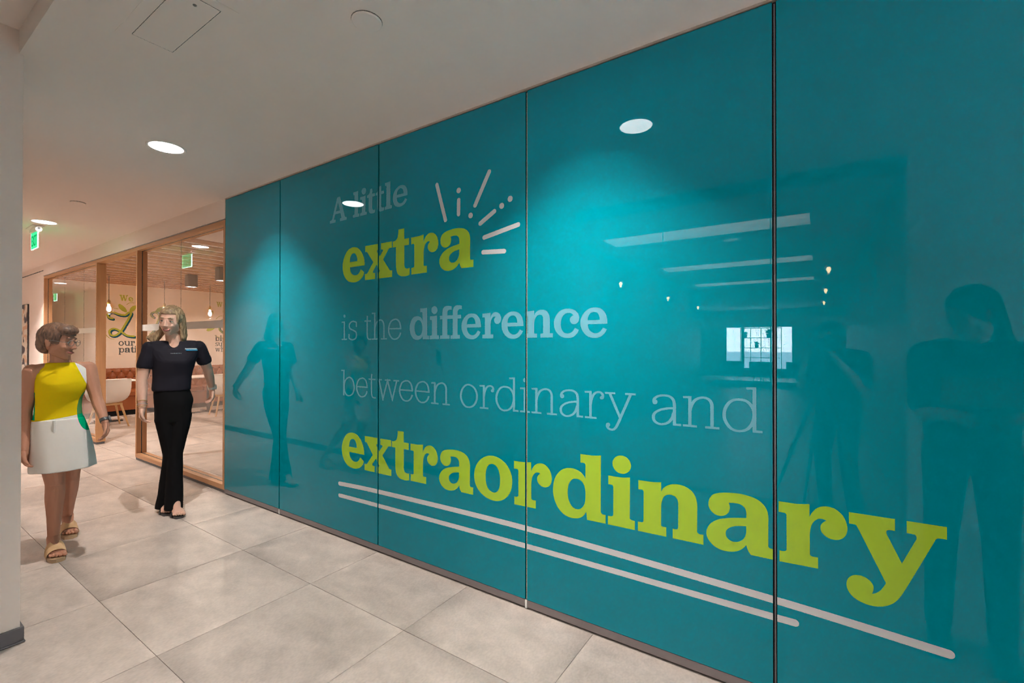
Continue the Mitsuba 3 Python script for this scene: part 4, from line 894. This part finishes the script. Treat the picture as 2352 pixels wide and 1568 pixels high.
def face_parts(t, fr, R, c, hair, smile=False, glasses=False, s=1.0):
    put = lambda m: fr.mesh(placed(m, R * s, c))
    for k in (1, -1):
        e = add('eye', put(ball((k * 0.030, 0.0765, 0.012), 1.0, 2, (0.0130, 0.0072, 0.0052))), 'eye_white', parent=t, smooth=True)
        add('iris', put(ball((k * 0.030, 0.0810, 0.012), 1.0, 2, (0.0056, 0.0034, 0.0050))), 'iris', parent=e, smooth=True)
        add('eyelash', put(tube([(k * 0.017, 0.0805, 0.014), (k * 0.030, 0.0845, 0.0185), (k * 0.044, 0.0755, 0.014)], [0.0012, 0.0019, 0.0014], 6)), 'iris', parent=e)
        add('eyebrow', put(tube([(k * 0.014, 0.0835, 0.036), (k * 0.030, 0.0825, 0.040), (k * 0.047, 0.070, 0.036)], [0.0026, 0.0034, 0.0018], 8)), hair, parent=t)
    if smile:
        add('lips', put(tube([(-0.026, 0.080, -0.050), (-0.013, 0.089, -0.058), (0, 0.092, -0.060), (0.013, 0.089, -0.058), (0.026, 0.080, -0.050)], [0.003, 0.0062, 0.007, 0.0062, 0.003], 8)), 'lip', parent=t, smooth=40)
        add('teeth', put(ball((0, 0.083, -0.0535), 1.0, 2, (0.018, 0.0105, 0.0045))), 'teeth', parent=t, smooth=True)
    else:
        add('lips', put(tube([(-0.024, 0.081, -0.055), (-0.011, 0.090, -0.055), (0, 0.0925, -0.0555), (0.011, 0.090, -0.055), (0.024, 0.081, -0.055)], [0.0025, 0.0058, 0.0065, 0.0058, 0.0025], 8)), 'lip', parent=t, smooth=40)
    if glasses:
        ms = []
        for k in (1, -1):
            a = np.linspace(0, 2 * PI, 21)
            ms.append(tube(np.stack([k * 0.033 + 0.024 * np.cos(a), 0.098 - 0.25 * np.abs(k * 0.033 + 0.024 * np.cos(a)) ** 1.3, 0.010 + 0.019 * np.sin(a)], 1), 0.0017, 6))
            ms.append(tube([(k * 0.057, 0.092, 0.014), (k * 0.078, 0.06, 0.014), (k * 0.080, -0.01, 0.014)], 0.0015, 6))
        ms.append(tube([(-0.009, 0.097, 0.014), (0.009, 0.097, 0.014)], 0.0016, 6))
        add('glasses', put(cat(*ms)), 'grey_metal', parent=t)
def strands(m, amp, seed, s=(70, 70, 14)):
    v = m.vertices; n = m.vertex_normals
    m.vertices = v + n * (amp * (meshkit.fbm(v * np.array(s) + 5, 3, seed) - 0.5))[:, None]
    return m
def foot_mesh(ankle, toe, r=1.0):
    """A bare foot with five toes, from the ankle to the tip of the second toe (both on their heights)."""
    a, b = np.asarray(ankle, float), np.asarray(toe, float)
    d = b - a; d[2] = 0; L = np.linalg.norm(d); y = d / L; x = np.array([y[1], -y[0], 0])
    z0 = b[2]
    heel = a - y * 0.035; heel[2] = z0 + 0.028
    mid = a + y * L * 0.45; mid[2] = z0 + 0.030
    ballp = a + y * L * 0.70
    ms = [bone((a, 0.034 * r), (heel, 0.028 * r), (mid + [0, 0, 0.012], 0.026 * r)), bone((mid, 0.027 * r), (heel, 0.026 * r), (np.append((ballp + x * 0.022)[:2], z0 + 0.019), 0.019 * r), (np.append((ballp - x * 0.022)[:2], z0 + 0.017), 0.017 * r))]
    for k, (ox, ln, tr) in enumerate(((0.030, 1.0, 0.0125), (0.012, 1.0, 0.0095), (-0.003, 0.96, 0.009), (-0.017, 0.92, 0.0085), (-0.030, 0.86, 0.008))):
        p = ballp + x * ox; p[2] = z0 + 0.014
        q = a + y * L * ln + x * ox * 1.05; q[2] = z0 + 0.010
        ms.append(bone((p, tr * 1.1), (q, tr)))
    return ms

# ---- the woman in the colour-blocked dress
fa = Frame(-4.231, 0.853, 0.980, -0.198)
pa = thing('person', 'short-haired woman walking in a yellow, white and green sleeveless dress and tan slides', 'person')
sh = {'R': (-0.118, -0.005, 1.222), 'L': (0.150, -0.03, 1.232)}
arms = {'R': ((-0.118, -0.005, 1.218), (-0.148, -0.045, 0.955), (-0.150, 0.035, 0.722)), 'L': ((0.150, -0.03, 1.228), (0.193, 0.02, 1.015), (0.231, 0.150, 0.868))}
hc = np.array([0.000, 0.010, 1.408]); RA = turn(58, -10, 0)
ms = [bone(((0.014, -0.02, 0.86), (0.095, 0.075, 0.07)), ((0.008, -0.02, 0.98), (0.090, 0.070, 0.06))), bone(((0.008, -0.02, 0.98), (0.090, 0.070, 0.06)), ((0.018, -0.02, 1.13), (0.105, 0.08, 0.06))),
      bone(((0.018, -0.02, 1.13), (0.115, 0.085, 0.06)), ((-0.085, -0.01, 1.222), 0.044), ((0.120, -0.03, 1.230), 0.044), ((0.018, -0.03, 1.25), (0.065, 0.05, 0.03))),
      bone(((0.016, -0.03, 1.235), 0.056), ((0.010, -0.015, 1.345), 0.050))]
for k, (a, b, c) in arms.items():
    a, b, c = map(np.array, (a, b, c))
    u = a + (b - a) * 0.35
    ms += [bone((a, 0.047), (u, 0.043)), bone((u, 0.043), (b, 0.033)), bone((b, 0.033), (b + (c - b) * 0.3, 0.034)), bone((b + (c - b) * 0.3, 0.034), (c, 0.0225))]
hip = {'R': (-0.040, -0.01, 0.80), 'L': (0.062, -0.03, 0.80)}
knee = {'R': (-0.008, 0.045, 0.475), 'L': (0.066, -0.130, 0.468)}
ank = {'R': (-0.016, -0.015, 0.105), 'L': (0.056, -0.440, 0.120)}
toe = {'R': (0.006, 0.165, 0.026), 'L': (0.070, -0.265, 0.026)}
for k in 'RL':
    a, b, c = map(np.array, (hip[k], knee[k], ank[k]))
    m1 = a + (b - a) * 0.5; c1 = b + (c - b) * 0.28 + [0, -0.018, 0]
    ms += [bone((a, 0.066), (m1, 0.062)), bone((m1, 0.066), (b, 0.049)), bone((b, 0.049), (c1, 0.049)), bone((c1, 0.049), (b + (c - b) * 0.65, 0.036)), bone((b + (c - b) * 0.65, 0.036), (c, 0.029)), sph(b + [0, 0.02, 0], 0.036)]
body = soft(union(ms), 0.018, 10)
feet = [soft(union(foot_mesh(ank[k], toe[k])), 0.008, 4) for k in 'RL']
hands = [hand_mesh(arms['R'][2], (0.02, 0.10, -1), (0.9, 0.25, 0), (0.1, 1, 0), 0.55, 0.92), hand_mesh(arms['L'][2], (0.10, 0.28, -1), (-0.9, 0.2, 0), (0, 1, 0.3), 0.50, 0.92)]
add('body', fa.mesh(cat(body, *feet, *hands, placed(HEAD, RA * 1.0, hc))), 'skin_a', smooth=True, parent=pa, label='skin of head, arms, legs and feet')
face_parts(pa, fa, RA, hc, 'hair_brown', glasses=True)
hs = union([ell((0, -0.014, 0.034), (0.083, 0.103, 0.098)), ell((0.0, 0.042, 0.088), (0.068, 0.050, 0.038)), ell((0, -0.06, -0.012), (0.066, 0.048, 0.075))])
hs = hs - m3.Manifold.cube([0.4, 0.3, 0.30], True).translate([0, 0.195, -0.092]) - m3.Manifold.cube([0.4, 0.085, 0.16], True).translate([0, 0.012, -0.088]) - m3.Manifold.cube([0.4, 0.4, 0.2], True).translate([0, 0.0, -0.19])
hm = strands(soft(hs, 0.006, 5), 0.007, 3, (220, 220, 34))
add('hair', fa.mesh(placed(hm, RA, hc)), 'hair_brown', smooth=True, parent=pa, label='short brown hair with light streaks')
Oa = fa.o; La = fa.l; Va = fa.v
def dress_fn(p, n, uv):
    l = (p.x - Oa[0]) * La[0] + (p.y - Oa[1]) * La[1]; v = (p.x - Oa[0]) * Va[0] + (p.y - Oa[1]) * Va[1]; z = p.z
    yellow, white, green, olive = mi.Color3f(0.66, 0.50, 0.010), mi.Color3f(0.72, 0.69, 0.65), mi.Color3f(0.0, 0.27, 0.125), mi.Color3f(0.06, 0.20, 0.07)
    hem = 0.893 + 0.13 * (l + 0.11)
    c = dr.select(z > hem, yellow, white)
    side = dr.select(z > 1.06, l - (0.082 + 0.40 * dr.maximum(1.27 - z, 0.0)), -1.0)
    c = dr.select(side > 0, white, c)
    d = dr.sqrt(dr.square((l - 0.158) / 0.064) + dr.square((z - 0.945) / 0.140))
    c = dr.select(d < 1, dr.select(z > hem, olive, green), c)
    c = dr.select((l < -0.105) & (z > 0.90) & (z < 1.08) & (v < 0.03), green, c)
    return c
S['dress_cloth'] = {'type': 'twosided', 'b': {'type': 'diffuse', 'reflectance': mikit.proc(dress_fn)}}
bod = dense([(0.885, 0.004, -0.018, 0.124, 0.098), (0.95, 0.004, -0.018, 0.116, 0.090), (1.02, 0.008, -0.016, 0.114, 0.092), (1.08, 0.014, -0.010, 0.124, 0.104), (1.13, 0.018, -0.010, 0.130, 0.108), (1.18, 0.017, -0.016, 0.133, 0.098), (1.225, 0.016, -0.022, 0.137, 0.080), (1.252, 0.016, -0.026, 0.112, 0.068), (1.272, 0.014, -0.026, 0.064, 0.061)], 40)
dr_ = thing(pa + '__dress', None, None)
add('bodice', fa.mesh(loft(bod, 72)), 'dress_cloth', smooth=True, parent=pa + '__dress', label='yellow bodice with white and green side panels')
ski = dense([(0.565, 0.030, 0.0, 0.168, 0.145), (0.62, 0.028, -0.002, 0.164, 0.140), (0.72, 0.022, -0.008, 0.154, 0.126), (0.82, 0.012, -0.014, 0.142, 0.112), (0.90, 0.004, -0.018, 0.126, 0.100)], 30)
add('skirt', fa.mesh(loft(ski, 84, folds=0.020, nf=10, seed=4)), 'dress_cloth', smooth=True, parent=pa + '__dress', label='white A-line skirt with a green half circle')
add('belt_loop', fa.mesh(bx(-0.020, 0.078, 0.815, -0.010, 0.098, 0.898, 0.003)), 'table_white', parent=pa + '__dress')
S['sandal'] = princ((0.62, 0.40, 0.21), 0.55); S['sandal_sole'] = princ((0.40, 0.27, 0.16), 0.6)
def slide(t, fr, ankle, toe):
    a, b = np.array(ankle, float), np.array(toe, float); d = b - a; d[2] = 0; L = np.linalg.norm(d); y = d / L; x = np.array([y[1], -y[0], 0])
    q = lambda u, w, z: a * [1, 1, 0] + y * u + x * w + [0, 0, z]
    s = hull([q(u, w * k, z) for z in (0.0, 0.024) for u, w in ((-0.068, 0.022), (-0.055, 0.032), (0.02, 0.034), (L * 0.7, 0.046), (L + 0.012, 0.032), (L + 0.024, 0.012)) for k in (1, -1)])
    k = add('slide', fr.mesh(s), 'sandal_sole', parent=t, smooth=30)
    rows = []
    for u in np.linspace(L * 0.34, L * 0.80, 7):
        h = 0.090 - 0.038 * (u - L * 0.34) / (L * 0.46)
        rows.append([q(u, 0.050 * math.cos(g), 0.014 + (h) * max(0.0, math.sin(g)) ** 0.7) for g in np.linspace(0, PI, 15)])
    v = np.array(rows).reshape(-1, 3); n = 15; f = []
    for i in range(6):
        for j in range(n - 1):
            p = i * n + j; f += [[p, p + 1, p + n + 1], [p, p + n + 1, p + n]]
    m = trimesh.Trimesh(v, f, process=False)
    add('strap', fr.mesh(m), 'sandal', parent=k, smooth=True)
slide(pa, fa, ank['R'], toe['R']); slide(pa, fa, ank['L'], toe['L'])
def wristband(t, fr, elbow, wrist, r, w, bsdf, key, back, face=True, label=None):
    e, c = np.array(elbow, float), np.array(wrist, float); d = (c - e) / np.linalg.norm(c - e); c = c - d * 0.012
    m = cyl(c - d * w / 2, c + d * w / 2, r, r, 24)
    ms = [m]
    if face:
        s = np.array(back, float); s -= d * (s @ d); s /= np.linalg.norm(s)
        g = np.cross(d, s); o = c + s * (r + 0.002)
        ms.append(hull([o + d * a * 0.018 + g * b * 0.016 + s * h for a in (1, -1) for b in (1, -1) for h in (-0.006, 0.005)]))
    add(key, fr.mesh(cat(*ms)), bsdf, parent=t, label=label, smooth=30)
wristband(pa, fa, arms['L'][1], arms['L'][2], 0.0265, 0.022, 'black_metal', 'wristwatch', (1, 0.2, 0), label='black wristwatch')

# ---- the woman in black
fb = Frame(-4.541, 1.588, 0.944, -0.330)
pb = thing('person', 'smiling blond woman walking in a black short-sleeved top and black trousers', 'person')
armb = {'R': ((-0.125, 0.005, 1.365), (-0.172, 0.02, 1.105), (-0.165, 0.10, 0.888)), 'L': ((0.212, -0.02, 1.372), (0.285, -0.10, 1.158), (0.322, -0.20, 0.992))}
hb = np.array([0.018, 0.03, 1.588]); RB = turn(-24, -12, -4)
ms = [bone(((0.045, 0, 1.10), (0.10, 0.07, 0.08)), ((0.042, 0, 1.27), (0.115, 0.08, 0.06))), bone(((0.042, 0, 1.27), (0.115, 0.08, 0.06)), ((-0.085, 0.0, 1.365), 0.038), ((0.175, -0.015, 1.370), 0.038), ((0.044, -0.01, 1.395), (0.07, 0.05, 0.03))),
      bone(((0.044, -0.015, 1.375), 0.060), ((0.026, 0.0, 1.51), 0.052))]
for k, (a, b, c) in armb.items():
    a, b, c = map(np.array, (a, b, c)); u = a + (b - a) * 0.4
    ms += [bone((a, 0.042), (u, 0.044)), bone((u, 0.047), (b, 0.037)), bone((b, 0.037), (b + (c - b) * 0.3, 0.038)), bone((b + (c - b) * 0.3, 0.038), (c, 0.025))]
body = soft(union(ms), 0.018, 10)
hands = [hand_mesh(armb['R'][2], (-0.05, 0.18, -1), (0.9, 0.2, 0), (0, 1, 0.2), 0.7), hand_mesh(armb['L'][2], (0.02, -0.12, -1), (-0.9, 0.35, 0), (0.3, 1, 0), 0.55)]
ankb = {'R': (-0.014, -0.02, 0.115), 'L': (0.050, 0.115, 0.125)}; toeb = {'R': (-0.004, 0.135, 0.020), 'L': (0.075, 0.270, 0.020)}
feet = [soft(union(foot_mesh(ankb[k], toeb[k])), 0.008, 4) for k in 'RL']
add('body', fb.mesh(cat(body, *hands, *feet, placed(HEAD, RB * 1.04, hb))), 'skin_b', smooth=True, parent=pb, label='skin of head, arms and feet')
face_parts(pb, fb, RB, hb, 'hair_blond', smile=True, s=1.04)
hs = union([ell((0, -0.016, 0.032), (0.083, 0.102, 0.096)), bone(((0.066, -0.030, 0.02), (0.018, 0.042, 0.03)), ((0.078, -0.022, -0.13), (0.018, 0.036, 0.03))), bone(((0.074, -0.030, -0.13), (0.017, 0.036, 0.03)), ((0.078, -0.02, -0.19), (0.012, 0.022, 0.012))),
            bone(((-0.062, -0.030, 0.02), (0.018, 0.042, 0.03)), ((-0.080, -0.030, -0.10), (0.019, 0.038, 0.03))), bone(((-0.080, -0.030, -0.10), (0.019, 0.038, 0.03)), ((-0.145, -0.010, -0.150), (0.035, 0.030, 0.022)), ((-0.118, 0.0, -0.175), (0.02, 0.02, 0.014))),
            bone(((0, -0.075, 0.03), (0.070, 0.035, 0.05)), ((0, -0.085, -0.13), (0.080, 0.028, 0.05)))])
hs = hs - m3.Manifold.cube([0.132, 0.3, 0.36], True).translate([0, 0.196, -0.108])
hm = strands(soft(hs, 0.006, 6), 0.009, 8, (180, 180, 20))
add('hair', fb.mesh(placed(hm, RB * 1.04, hb)), 'hair_blond', smooth=True, parent=pb, label='swinging shoulder-length blond hair')
S['black_cloth'] = princ((0.010, 0.0095, 0.014), 0.8, spec=0.12); S['black_trousers'] = princ((0.0045, 0.0045, 0.005), 0.85, spec=0.08)
tm = [bone(((0.022, 0.0, 1.015), (0.136, 0.102, 0.025)), ((0.028, 0.0, 1.12), (0.134, 0.098, 0.03))), bone(((0.028, 0.0, 1.12), (0.134, 0.098, 0.03)), ((0.040, 0.006, 1.25), (0.150, 0.118, 0.04))),
      bone(((0.040, 0.006, 1.25), (0.150, 0.118, 0.04)), ((-0.090, 0.0, 1.368), 0.052), ((0.178, -0.015, 1.374), 0.052), ((0.044, -0.01, 1.402), (0.080, 0.058, 0.028)))]
for k, (a, b, c) in armb.items():
    a, b = np.array(a), np.array(b)
    tm.append(bone((a, 0.052), (a + (b - a) * 0.55, 0.057)))
top = union(tm)
for k, (a, b, c) in armb.items():   # flat sleeve ends
    a, b = np.array(a), np.array(b); d = (b - a) / np.linalg.norm(b - a); e = a + (b - a) * 0.56
    top = top.trim_by_plane([float(q) for q in -d], float(-d @ e)) if False else top - bone((e + d * 0.062, 0.062), (e + d * 0.20, 0.09))
top = top - bone(((0.034, 0.105, 1.425), 0.082), ((0.03, 0.16, 1.50), 0.13))
top = top.trim_by_plane([0, 0, 1], 1.006)
tmesh = soft(top, 0.016, 8)
v = tmesh.vertices; tmesh.vertices = v + tmesh.vertex_normals * (0.010 * (meshkit.fbm(v * [16, 16, 9] + 3, 3, 5) - 0.5))[:, None]
add('top', fb.mesh(tmesh), 'black_cloth', smooth=True, parent=pb, label='black short-sleeved top')
tr = [bone(((0.026, 0.0, 1.00), (0.124, 0.094, 0.04)), ((0.040, 0.0, 0.92), (0.136, 0.108, 0.05))), bone(((0.040, 0.0, 0.92), (0.136, 0.108, 0.05)), ((-0.015, 0.01, 0.76), (0.076, 0.085, 0.05)), ((0.078, 0.015, 0.76), (0.074, 0.085, 0.05)))]
for hip_, kn_, an_, hemr in (((-0.028, 0.0, 0.88), (0.020, 0.035, 0.47), (-0.012, -0.02, 0.035), 0.074), ((0.105, 0.0, 0.88), (0.046, 0.055, 0.47), (0.040, 0.105, 0.045), 0.066)):
    a, b, c = map(np.array, (hip_, kn_, an_))
    tr += [bone((a + (b - a) * 0.2, (0.074, 0.086, 0.05)), (a + (b - a) * 0.45, (0.070, 0.078, 0.04))), bone((a + (b - a) * 0.45, (0.070, 0.078, 0.04)), (b, (0.054, 0.060, 0.04))), bone((b, (0.054, 0.060, 0.04)), (b + (c - b) * 0.5, (0.060, 0.068, 0.04))), bone((b + (c - b) * 0.5, (0.060, 0.068, 0.04)), (c, (hemr, 0.088, 0.01)))]
trm = soft(union(tr).trim_by_plane([0, 0, 1], 0.030), 0.018, 8)
v = trm.vertices; trm.vertices = v + trm.vertex_normals * (0.012 * (meshkit.fbm(v * [14, 14, 7] + 9, 3, 6) - 0.5))[:, None]
add('trousers', fb.mesh(trm), 'black_trousers', smooth=True, parent=pb, label='black flared trousers')
S['badge_white'] = diffuse(0.62, 0.66, 0.72); S['badge_blue'] = diffuse(0.05, 0.25, 0.42)
def stitched(l0, l1, z0, z1, bsdf, label=None):
    """A strip of embroidery that follows the cloth of the top."""
    vs = tmesh.vertices[tmesh.vertices[:, 1] > 0]
    ls = np.linspace(l0, l1, 9); rows = []
    for z in (z0, z1):
        d = [vs[np.argsort((vs[:, 0] - l) ** 2 + (vs[:, 2] - z) ** 2)[:5], 1].max() + 0.0025 for l in ls]
        rows.append(np.stack([ls, np.convolve(np.pad(d, 1, 'edge'), np.ones(3) / 3, 'valid'), np.full(9, z)], 1))
    f = [[i, i + 1, i + 10] for i in range(8)] + [[i, i + 10, i + 9] for i in range(8)]
    add('chest_badge', fb.mesh(trimesh.Trimesh(np.vstack(rows), f, process=False)), bsdf, parent=pb, label=label)
stitched(0.112, 0.196, 1.352, 1.360, 'badge_white', 'white and blue embroidered badge')
stitched(0.118, 0.202, 1.340, 1.350, 'badge_blue')
stitched(0.015, 0.090, 1.318, 1.3205, 'badge_white')
for k in 'RL':
    a, b = np.array(ankb[k]), np.array(toeb[k]); d = (b - a) * [1, 1, 0]; L = np.linalg.norm(d); y = d / L; x = np.array([y[1], -y[0], 0])
    q = lambda u, w, z: a * [1, 1, 0] + y * u + x * w + [0, 0, z]
    s = hull([q(u, w * m, z) for u, w, z in ((-0.05, 0.026, 0.045), (-0.05, 0.026, 0.036), (0.03, 0.028, 0.034), (L * 0.7, 0.042, 0.0), (L * 0.7, 0.042, 0.016), (L + 0.012, 0.024, 0.0), (L + 0.012, 0.024, 0.014)) for m in (1, -1)])
    sh_ = add('heeled_sandal', fb.mesh(cat(s, bx(*(q(-0.045, 0, 0) + [-0.02, -0.02, 0.0]), *(q(-0.045, 0, 0) + [0.02, 0.02, 0.042])))), 'black_metal', parent=pb, smooth=30)
    st = [tube([q(L * u, 0.046 * math.cos(g), 0.006 + h * max(0, math.sin(g)) ** 0.7) for g in np.linspace(0, PI, 13)], 0.0065, 8) for u, h in ((0.62, 0.046), (0.74, 0.038))]
    add('strap', fb.mesh(cat(*st)), 'black_metal', parent=sh_, smooth=30)
wristband(pb, fb, armb['L'][1], armb['L'][2], 0.029, 0.024, 'white_plastic', 'smart_watch', (1, 0.3, 0), label='white smart watch')
e, c = np.array(armb['R'][1]), np.array(armb['R'][2]); d = (c - e) / np.linalg.norm(c - e)
for k, o in enumerate((0.012, 0.026, 0.044)):
    a = np.linspace(0, 2 * PI, 25); x = np.cross(d, [0, 1, 0.3]); x /= np.linalg.norm(x); y = np.cross(d, x)
    add('bracelet', fb.mesh(tube(c - d * o + 0.034 * (np.cos(a)[:, None] * x + np.sin(a)[:, None] * (y + 0.25 * d * (k - 1))), 0.0022, 8)), 'brass' if k != 1 else 'steel', parent=pb, smooth=40, label='thin metal bracelet')

# ---- the photographer with the tripod, and the helper (both only in the mirror image)
tp = thing('tripod', 'black camera tripod, seen mirrored in the teal glass', 'tripod')
tx, ty = 0.03, -0.125
add('head', cat(cyl((tx, ty, 1.20), (tx, ty, 1.33), 0.028), bx(tx - 0.04, ty - 0.04, 1.315, tx + 0.04, ty + 0.04, 1.335, 0.004)), 'black_metal', parent=tp, smooth=30)
add('column', cyl((tx, ty, 0.75), (tx, ty, 1.22), 0.015), 'black_metal', parent=tp, smooth=30)
for k in range(3):
    q = math.radians((50, 150, 252)[k])
    e = np.array([tx + 0.46 * math.cos(q), ty + 0.40 * math.sin(q), 0.0])
    h = np.array([tx, ty, 1.17])
    lg = add('leg', tube([h, h + (e - h) * 0.5, e], [0.016, 0.013, 0.010], 10), 'black_metal', parent=tp, smooth=30)
    add('clamp', cyl(h + (e - h) * 0.48, h + (e - h) * 0.53, 0.021), 'grey_metal', parent=lg)
fd = FWD * [1, 1, 0]; fd /= np.linalg.norm(fd); rd = np.array([fd[1], -fd[0], 0])
camk = thing('camera_body', 'black camera on the tripod, seen mirrored in the teal glass', 'camera')
def cam_local(m):
    v = m.vertices; m.vertices = EYE + v[:, 0:1] * rd + v[:, 1:2] * fd + v[:, 2:3] * [0, 0, 1]; return m
add('lens', cam_local(cyl((0, -0.10, 0), (0, -0.028, 0), 0.038, 0.041, 28)), 'black_metal', parent=camk, smooth=30)
add('body', cam_local(bx(-0.07, -0.17, -0.055, 0.07, -0.10, 0.045, 0.01)), 'black_metal', parent=camk, smooth=30)
add('viewfinder', cam_local(bx(-0.03, -0.165, 0.04, 0.03, -0.11, 0.075, 0.01)), 'black_metal', parent=camk, smooth=30)
def dark_person(key_label, fr, head, yaw, pitch, neck, shoulders, arms, pelvis, knees, ankles, hair_long, skin, r=1.0):
    t = thing('person', key_label, 'person')
    Rm = turn(yaw, pitch)
    hd = np.array(head, float); nk = np.array(neck, float)
    ms = [bone((nk, 0.062), (hd + Rm @ np.array([0, -0.015, -0.06]), 0.056))]
    ms += [bone((shoulders[0], 0.05), (nk, 0.06)), bone((shoulders[1], 0.05), (nk, 0.06)), bone((nk - [0, 0, 0.06], 0.07), (np.array(pelvis, float), 0.08))]
    for a, b, c in arms:
        a, b, c = map(np.array, (a, b, c)); ms += [bone((a, 0.05), (b, 0.038)), bone((b, 0.038), (c, 0.026))]
    hs_ = []
    for (a, b, c), pm in zip(arms, ((1, 0, 0), (-1, 0, 0))):
        a, b, c = map(np.array, (a, b, c)); hs_.append(hand_mesh(c, c - b, (0, 0, -1) if abs((c - b)[2]) < 0.8 * np.linalg.norm(c - b) else pm, (0, 1, 0.1), 0.8))
    add('body', fr.mesh(cat(soft(union(ms), 0.02, 8), *hs_, placed(HEAD, Rm, hd))), skin, smooth=True, parent=t)
    hsol = ell((0, -0.016, 0.034), (0.084, 0.104, 0.098)) - m3.Manifold.cube([0.4, 0.3, 0.32], True).translate([0, 0.20, -0.10])
    if hair_long: hsol = union([hsol, bone(((0, -0.06, 0.02), (0.075, 0.05, 0.06)), ((0, -0.075, -0.16), (0.07, 0.04, 0.05)))])
    add('hair', fr.mesh(placed(strands(soft(hsol, 0.009, 4), 0.014, 2), Rm, hd)), 'hair_dark', smooth=True, parent=t)
    pl = np.array(pelvis, float); ch = (np.array(shoulders[0]) + np.array(shoulders[1])) / 2 * 0.72 + pl * 0.28
    cl = [bone((pl, (0.16, 0.12, 0.09)), (ch, (0.17, 0.13, 0.09))), bone((ch, (0.17, 0.13, 0.09)), (shoulders[0], 0.062), (shoulders[1], 0.062), (nk - [0, 0, 0.02], 0.07))]
    for a, b, c in arms:
        a, b = np.array(a), np.array(b); cl.append(bone((a, 0.064), (a + (b - a) * 0.8, 0.056)))
    add('shirt', fr.mesh(soft(union(cl), 0.022, 8)), 'dark_cloth', smooth=True, parent=t)
    tr_ = [ell(pl - [0, 0, 0.06], (0.165, 0.13, 0.10))]
    for k in (0, 1):
        h_ = pl + [(-0.08, 0.08)[k], 0, -0.06]; tr_ += [bone((h_, 0.088), (knees[k], 0.060)), bone((knees[k], 0.060), (ankles[k], 0.048))]
    add('trousers', fr.mesh(soft(union(tr_), 0.022, 8)), 'dark_cloth', smooth=True, parent=t)
    for k in (0, 1):
        a = np.array(ankles[k]); add('shoe', fr.mesh(hull([a * [1, 1, 0] + [x, y, z] for x in (-0.04, 0.04) for y, z in ((-0.06, 0), (-0.06, 0.07), (0.05, 0.08), (0.16, 0.05), (0.18, 0.02), (0.18, 0))])), 'black_metal', parent=t, smooth=30)
    return t
fp = Frame(0.10, -0.36, -fd[0] * -1, fd[1])   # stands behind the camera and looks along it
dark_person('photographer in dark clothes leaning to the camera, seen mirrored in the teal glass', fp, (0.02, 0.02, 1.455), 0, -6, (0.03, -0.06, 1.33), ((-0.17, -0.07, 1.29), (0.21, -0.07, 1.29)),
            [((-0.17, -0.07, 1.28), (-0.22, 0.0, 1.06), (-0.10, 0.15, 1.30)), ((0.21, -0.07, 1.28), (0.27, 0.0, 1.05), (0.15, 0.12, 1.27))], (0.02, -0.09, 0.95), ((-0.09, -0.03, 0.50), (0.13, -0.06, 0.50)), ((-0.10, -0.09, 0.09), (0.14, -0.11, 0.09)), False, 'skin_b')
fh = Frame(0.575, 1.23, -0.12, 0.99)
ph = dark_person('helper in dark clothes holding a pale folder, seen mirrored in the teal glass', fh, (0.0, 0.03, 1.535), 55, -14, (0.0, -0.02, 1.40), ((-0.155, -0.03, 1.35), (0.155, -0.03, 1.35)),
            [((-0.155, -0.03, 1.34), (-0.21, 0.03, 1.08), (-0.12, 0.20, 1.10)), ((0.155, -0.03, 1.34), (0.165, 0.05, 1.07), (0.08, 0.22, 1.10))], (0.0, -0.03, 0.96), ((-0.09, 0.02, 0.52), (0.10, 0.0, 0.52)), ((-0.10, -0.03, 0.09), (0.11, -0.03, 0.09)), True, 'skin_b')
fo = thing('folder', 'pale flat folder held by the helper, seen mirrored', 'folder')
add('cover', fh.mesh(trimesh.Trimesh(*(lambda m: (m.vertices @ np.array([[1, 0, 0], [0, math.cos(0.9), math.sin(0.9)], [0, -math.sin(0.9), math.cos(0.9)]]).T + [0.0, 0.265, 1.20], m.faces))(bx(-0.15, -0.006, -0.10, 0.11, 0.006, 0.10, 0.003)), process=False)), 'table_white', parent=fo)
